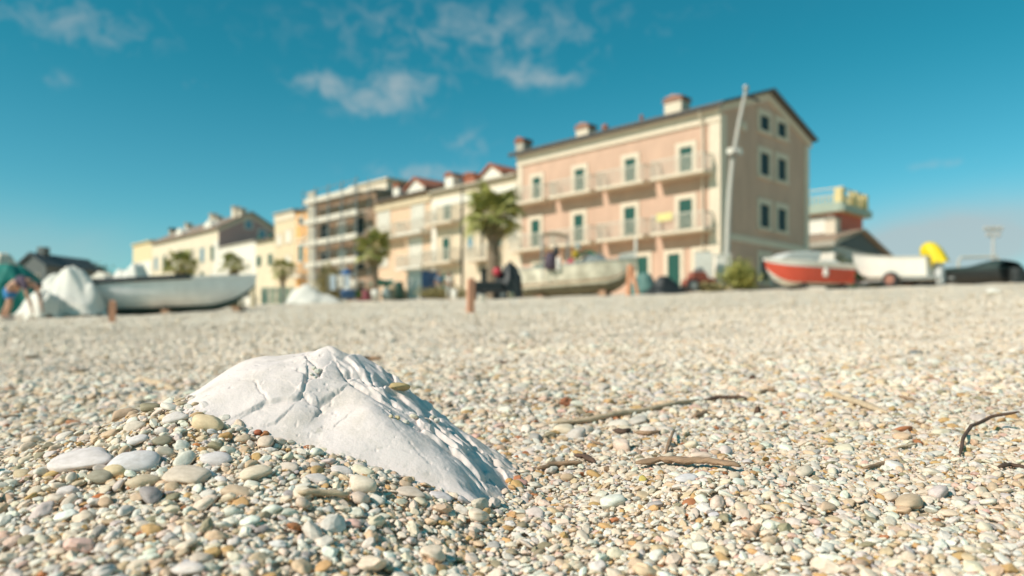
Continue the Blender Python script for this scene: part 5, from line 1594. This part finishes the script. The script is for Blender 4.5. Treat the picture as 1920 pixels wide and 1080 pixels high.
# ================================================================== PEOPLE
M_skin = mat('skin', (.50, .27, .18), .55, .06, 8)
def skin_body(name, verts, edges, radii, m, parent=None, root=0, sub=2):
    me = bpy.data.meshes.new(name); me.from_pydata(verts, edges, [])
    o = bpy.data.objects.new(name, me); C.objects.link(o)
    me.materials.append(m)
    sk = o.modifiers.new('skin', 'SKIN')
    if not me.skin_vertices:
        me.attributes  # layer is made by the modifier
    if len(me.skin_vertices) == 0:
        bmx = bmesh.new(); bmx.from_mesh(me); bmx.verts.layers.skin.verify(); bmx.to_mesh(me); bmx.free()
    for i, sv in enumerate(me.skin_vertices[0].data):
        rr = radii[i]; sv.radius = rr if isinstance(rr, tuple) else (rr, rr); sv.use_root = (i == root)
    sb = o.modifiers.new('sub', 'SUBSURF'); sb.levels = sub; sb.render_levels = sub
    sk.use_smooth_shade = True
    if parent: o.parent = parent
    return o

def person_bending():
    base = on(22, 17)
    r = empty('person', base, 0, 'person in blue shorts and dark purple top bending over at the far left', 'person')
    # pelvis, spine, neck, head, arms reaching down to the right, two legs
    V = [(0, 0, .66), (.12, 0, .80), (.30, -.01, .84), (.43, -.01, .80), (.50, -.01, .76), (.58, -.01, .70), (.62, -.01, .64),
         (.38, -.17, .76), (.46, -.20, .52), (.52, -.16, .30), (.54, -.15, .23),
         (.38, .15, .76), (.50, .18, .55), (.56, .14, .36), (.58, .13, .29),
         (-.02, -.10, .58), (.05, -.12, .34), (-.03, -.13, .08), (.07, -.14, .03),
         (-.08, .10, .58), (-.16, .13, .34), (-.32, .15, .10), (-.22, .16, .04)]
    E = [(0, 1), (1, 2), (2, 3), (3, 4), (4, 5), (5, 6), (3, 7), (7, 8), (8, 9), (9, 10), (3, 11), (11, 12), (12, 13), (13, 14),
         (0, 15), (15, 16), (16, 17), (17, 18), (0, 19), (19, 20), (20, 21), (21, 22)]
    Rr = [.13, .13, .125, .10, .05, .085, .07, .05, .042, .034, .028, .05, .042, .034, .028, .085, .058, .038, .036, .085, .058, .038, .036]
    skin_body('body', V, E, Rr, M_skin, r)
    skin_body('top', [(.10, 0, .785), (.20, 0, .83), (.30, -.01, .845), (.42, -.01, .81), (.39, -.17, .76), (.43, -.19, .62), (.39, .15, .76), (.45, .17, .62)], [(0, 1), (1, 2), (2, 3), (3, 4), (4, 5), (3, 6), (6, 7)], [.135, .148, .145, .12, .066, .056, .066, .056], mat('purple_top', (.075, .05, .085), .8, .15, 6), r)
    skin_body('shorts', [(.03, 0, .70), (-.02, 0, .64), (-.03, -.10, .56), (.03, -.12, .40), (-.09, .10, .56), (-.14, .125, .40)], [(0, 1), (1, 2), (2, 3), (1, 4), (4, 5)], [.145, .15, .112, .092, .112, .092], mat('blue_shorts', (.03, .20, .46), .75, .1, 6), r)
    skin_body('hair', [(.55, -.01, .755), (.60, -.01, .74), (.65, -.01, .68)], [(0, 1), (1, 2)], [.075, .085, .06], mat('dark_hair', (.03, .02, .018), .7, .2, 10), r)
    mb = MB()
    for k in range(2):
        cy = -.14 if k == 0 else .16; cx = .07 if k == 0 else -.22
        mb2 = MB().lathe([(.02, 0), (.045, .0), (.05, .03), (.03, .06), (.01, .065)], 8)
        f = obj('shoe', mb2, M_dark, r, smooth=True); f.location = (cx, cy, 0); f.scale = (2.2, 1, 1)
    for k, (hx, hy_, hz) in enumerate(((.54, -.15, .23), (.58, .13, .29))):
        hm = []
        vv = [(0, 0, 0), (.012, 0, -.05)]; ee = [(0, 1)]; rr = [.022, .026]
        for q in range(4):
            a = -.022 + .0147 * q; ln = (.055, .068, .064, .05)[q]
            i = len(vv); vv += [(.018, a, -.07), (.026, a, -.07 - ln * .55), (.018, a, -.07 - ln)]; ee += [(1, i), (i, i + 1), (i + 1, i + 2)]; rr += [.009, .0085, .0075]
        i = len(vv); vv += [(.0, -.03, -.03), (.012, -.045, -.06)]; ee += [(0, i), (i, i + 1)]; rr += [.011, .009]
        hd = skin_body('hand', vv, ee, rr, M_skin, r, sub=1); hd.location = (hx, hy_, hz)
person_bending()

def person_standing(label, x, Y, topm, legm, hpx):
    base = on(x, Y)
    s = hpx * Y / F / 1.7
    r = empty('person', base, .4, label, 'person')
    r.scale = (s, s, s)
    V = [(0, 0, .93), (0, 0, 1.15), (0, 0, 1.38), (0, 0, 1.48), (0, -.01, 1.58), (0, -.01, 1.66), (.17, 0, 1.38), (.24, .01, 1.12), (.25, -.08, .88), (.25, -.1, .80),
         (-.17, 0, 1.38), (-.24, .01, 1.12), (-.25, -.08, .88), (-.25, -.1, .80), (.10, 0, .85), (.11, -.02, .48), (.11, .02, .09), (.11, -.1, .04), (-.10, 0, .85), (-.11, -.02, .48), (-.11, .02, .09), (-.11, -.1, .04)]
    E = [(0, 1), (1, 2), (2, 3), (3, 4), (4, 5), (2, 6), (6, 7), (7, 8), (8, 9), (2, 10), (10, 11), (11, 12), (12, 13), (0, 14), (14, 15), (15, 16), (16, 17), (0, 18), (18, 19), (19, 20), (20, 21)]
    Rr = [.14, .13, .13, .055, .095, .08, .06, .045, .034, .03, .06, .045, .034, .03, .09, .06, .04, .04, .09, .06, .04, .04]
    skin_body('body', V, E, Rr, M_skin, r)
    skin_body('shirt', [(0, 0, .95), (0, 0, 1.15), (0, 0, 1.38), (.17, 0, 1.38), (.22, .01, 1.18), (-.17, 0, 1.38), (-.22, .01, 1.18)], [(0, 1), (1, 2), (2, 3), (3, 4), (2, 5), (5, 6)], [.155, .15, .15, .078, .062, .078, .062], topm, r)
    skin_body('trousers', [(0, 0, .95), (.10, 0, .84), (.11, -.02, .48), (.11, .02, .12), (-.10, 0, .84), (-.11, -.02, .48), (-.11, .02, .12)], [(0, 1), (1, 2), (2, 3), (0, 4), (4, 5), (5, 6)], [.155, .105, .075, .055, .105, .075, .055], legm, r)
    skin_body('hair', [(0, .02, 1.62), (0, .02, 1.70), (0, .0, 1.735)], [(0, 1), (1, 2)], [.098, .09, .05], mat('dark_hair', (.03, .02, .018), .7, .2, 10), r)
person_standing('person in white clothes standing by the striped cabin', 842, 43.5, M_wht, mat('pale_trousers', (.58, .57, .54), .8, .06, 5), 52)
person_standing('person in a blue shirt beside the striped cabin', 823, 46, mat('blue_shirt', (.10, .25, .42), .8, .1, 5), M_wht, 52)

# ================================================================== DRIFTWOOD AND DEBRIS
M_drift = mat('driftwood', (.34, .22, .14), .85, .3, 40, .5, stretch=(.4, 2, 2))
M_driftp = mat('pale_driftwood', (.58, .44, .30), .85, .2, 40, .4, stretch=(.4, 2, 2))
M_twig = mat('dark_twig', (.11, .065, .045), .85, .3, 40, .3)
def stick(pxs, rpx, m, label, name='driftwood', flat=.7, lift=.6, cat='driftwood', rise=None):
    pts = []
    for i, (x, y) in enumerate(pxs):
        p = hit(x, y); pts.append(p)
    Ym = sum(p.y for p in pts) / len(pts)
    rad = rpx * Ym / F
    # resample with small wobble
    out = []; rr = []
    nseg = 4
    for a, b_ in zip(pts[:-1], pts[1:]):
        for k in range(nseg):
            q = a.lerp(b_, k / nseg); out.append(q)
    out.append(pts[-1])
    res = []
    for i, q in enumerate(out):
        tt = i / (len(out) - 1)
        z = g1(q.x, q.y) + rad * lift + .004 + (rise[0] + (rise[1] - rise[0]) * tt if rise else 0)
        res.append(Vector((q.x, q.y + random.uniform(-.2, .2) * rad, z + random.uniform(-.1, .2) * rad)))
        rr.append(rad * (.55 + .6 * math.sin(math.pi * (.15 + .7 * tt))) * random.uniform(.85, 1.1))
    rr[0] *= .5; rr[-1] *= .4
    o = obj(name, MB().tube(res, rr, 9, flat, .25), m, None, smooth=True)
    tag(o, label, cat, 'driftwood on the shingle')
    return o
stick([(1192, 884), (1240, 876), (1290, 880), (1340, 882), (1388, 890)], 11, M_drift, 'flat brown driftwood slab in the right foreground', flat=.55, lift=.9)
stick([(1030, 802), (1095, 797), (1150, 785), (1230, 772), (1310, 757)], 6.5, M_driftp, 'long pale bent cane across the middle of the beach')
stick([(1320, 757), (1345, 752), (1400, 752)], 5, M_twig, 'dark broken twig at the end of the long pale cane')
stick([(1546, 742), (1600, 760), (1664, 782)], 7, M_driftp, 'straight tan stick pointing towards the lower right')
stick([(1800, 862), (1806, 838), (1822, 822), (1860, 812), (1912, 813)], 3, M_twig, 'thin dark curved twig arching near the right edge', rise=(.0, .03), flat=1)
stick([(1872, 884), (1895, 880), (1925, 886)], 5, M_twig, 'dark forked twig at the lower right edge')
stick([(1248, 858), (1255, 842), (1264, 826)], 3.5, M_drift, 'short brown twig sticking up behind the flat driftwood slab', rise=(0, .012))
stick([(1618, 888), (1650, 878), (1682, 872)], 4.5, M_drift, 'brown stick right of the flat driftwood slab')
stick([(1006, 888), (1040, 878), (1092, 876)], 5.5, M_drift, 'brown twig between the rock and the driftwood slab')
stick([(1078, 862), (1096, 864), (1116, 876)], 6, M_twig, 'dark knotty wood bit above the brown twig')
stick([(945, 758), (985, 756), (1020, 751)], 4.5, M_drift, 'brown twig right of the white rock in the middle distance')
stick([(1150, 814), (1170, 818), (1182, 812)], 6, M_twig, 'dark knot of rotten wood below the long pale cane')
stick([(1190, 818), (1215, 820), (1238, 816)], 5, M_drift, 'brown rotten wood strip beside the dark knot')
stick([(1420, 742), (1438, 738), (1455, 738)], 4.5, M_drift, 'small brown wood chip right of the dark upright one')
stick([(655, 684), (690, 678), (716, 676)], 6, M_drift, 'brown driftwood showing behind the peak of the rock')
stick([(262, 713), (295, 725), (330, 738)], 7, M_driftp, 'pale stick on the shingle left of the white rock')
stick([(-10, 789), (18, 787), (36, 785)], 4, M_drift, 'brown stick at the left edge behind the pebble bank')
stick([(560, 938), (600, 936), (655, 942)], 9, M_driftp, 'blurred tan stick at the bottom in front of the bank')
stick([(1298, 770), (1322, 778), (1345, 783)], 4, M_driftp, 'pale splinter just below the dark broken twig')
stick([(1300, 788), (1318, 782), (1330, 776)], 5, M_drift, 'brown splinter below the long pale cane')
BITS = [(1105, 704, 30, -12, 'd'), (1180, 738, 26, 10, 'p'), (1345, 700, 22, -30, 'd'), (1560, 708, 36, -8, 'd'), (1628, 700, 40, -18, 'p'), (1530, 660, 24, 8, 'd'),
        (1010, 690, 26, 4, 'p'), (1240, 690, 22, -20, 'd'), (1700, 752, 34, 14, 'd'), (1475, 800, 30, -25, 'p'), (1380, 812, 38, 12, 'd'), (1555, 838, 34, -6, 'p'),
        (1730, 800, 28, 22, 'd'), (1010, 828, 34, -14, 'p'), (1120, 836, 26, 18, 'd'), (1700, 842, 40, -10, 'p'), (80, 742, 40, 6, 'p'), (150, 700, 34, -8, 'd'),
        (220, 690, 28, 12, 'p'), (60, 672, 30, -4, 'd'), (830, 690, 28, 10, 'd'), (900, 716, 34, -12, 'p'), (1850, 742, 30, 8, 'd'), (1790, 700, 24, -14, 'p')]
seen_labels = {}
for k, (x, y, w, tl, kd) in enumerate(sorted(BITS)):
    a_ = math.radians(tl); dx, dy = w / 2 * math.cos(a_), w / 2 * math.sin(a_)
    near_ = 'far left' if x < 400 else ('just right of the rock' if x < 1000 else ('in the middle of the beach' if x < 1420 else ('right of the middle' if x < 1640 else 'near the right edge')))
    row_ = 'high up' if y < 706 else ('halfway down' if y < 790 else 'low down')
    lab_ = f"{'short' if w < 30 else 'longer'} {'pale' if kd == 'p' else 'brown'} twig {'tilting down' if tl > 0 else 'tilting up'} {row_}, {near_}"
    seen_labels[lab_] = seen_labels.get(lab_, 0) + 1
    if seen_labels[lab_] > 1: lab_ += ', right one'
    stick([(x - dx, y - dy), (x, y + 1), (x + dx, y + dy)], 2.6 if w < 30 else 3.2, M_driftp if kd == 'p' else M_drift, lab_, name='twig', cat='twig')

def lump(x, y, w, h, m, label, name, cat):
    p = hit(x, y + h / 2)
    s = p.y / F
    bmv = bmesh.new(); bmesh.ops.create_icosphere(bmv, subdivisions=2, radius=1)
    for v in bmv.verts:
        v.co *= 1 + random.uniform(-.22, .22)
    me = bpy.data.meshes.new(name); bmv.to_mesh(me); bmv.free(); me.materials.append(m)
    o = bpy.data.objects.new(name, me); C.objects.link(o)
    o.location = p + Vector((0, 0, h * s * .4)); o.scale = (w * s / 2, w * s / 2.4, h * s / 2); o.rotation_euler.z = random.uniform(0, 3)
    tag(o, label, cat)
M_brick = mat('brick_lump', (.28, .11, .055), .9, .25, 3)
M_dkwood = mat('dark_wood_chip', (.10, .055, .035), .9, .3, 3)
lump(1062, 752, 26, 18, M_brick, 'red-brown lump of brick on the middle of the beach', 'brick_lump', 'brick')
lump(1420, 770, 15, 20, M_dkwood, 'dark upright wood chip beside the long pale cane', 'wood_chip', 'wood chip')
lump(1411, 708, 14, 14, M_dkwood, 'small dark brown chip high on the right of the beach', 'wood_chip', 'wood chip')
lump(1482, 713, 13, 9, M_dkwood, 'tiny dark chip right of the small dark brown one', 'wood_chip', 'wood chip')
lump(1745, 713, 26, 9, M_drift, 'flat brown bark piece at the right of the beach', 'bark', 'bark')
lump(1716, 661, 28, 9, mat('slate_shell', (.16, .19, .20), .5, .2, 4), 'blue-grey shell lying alone high on the right', 'shell', 'shell')
lump(985, 628, 22, 13, M_wht, 'white crumpled scrap in the middle distance', 'scrap', 'scrap')
lump(1862, 547, 26, 12, M_wht, 'white scrap on the beach near the right edge', 'scrap', 'scrap')
lump(940, 680, 22, 8, M_dkwood, 'dark bark flake right of the rock peak in the distance', 'bark', 'bark')
lump(1140, 879, 16, 12, M_drift, 'brown wood nub left of the flat driftwood slab', 'wood_chip', 'wood chip')

# pebbles caught on the rock itself
def on_rock(x, y, w, h, col, label):
    ax, ay = rock_px(x, y)
    z = float(rock_z(np.array([ax]), np.array([ay]))[0])
    s = ay / F
    o = bpy.data.objects.new('pebble', random.choice(variants)); C.objects.link(o)
    o.location = (ax, ay, z + h * s * .35); o.scale = (w * s / 2, w * s / 2.5, h * s / 2); o.rotation_euler = (random.uniform(-.2, .2), random.uniform(-.2, .2), random.uniform(-.5, .5))
    o.color = (*col, 1)
    tag(o, label, 'pebble', 'pebbles caught on the rock')
on_rock(748, 743, 44, 15, (.52, .38, .19), 'tan flat pebble lying on the shaded shoulder of the rock')
for k, (x, y, w, h, c) in enumerate(((745, 789, 10, 8, (.55, .44, .26)), (760, 790, 14, 8, (.66, .62, .53)), (775, 789, 16, 9, (.66, .60, .48)), (797, 790, 18, 11, (.62, .52, .44)), (812, 791, 14, 9, (.68, .62, .52)), (818, 800, 12, 9, (.66, .62, .55)), (733, 786, 9, 7, (.6, .5, .35)))):
    on_rock(x, y, w, h, c, ('tiny tan', 'small white', 'small cream', 'pinkish', 'small rounded cream', 'small pale', 'tiny brownish')[k] + ' pebble in the row caught on the rock ledge')
for k, (x, y, w) in enumerate(((588, 690, 9), (595, 695, 12), (600, 688, 8), (584, 698, 7), (592, 703, 8))):
    on_rock(x, y, w, w * .8, (.66, .62, .54), ('round', 'largest', 'upper', 'left', 'lowest')[k] + ' white crumb of stone in the crack below the rock peak')
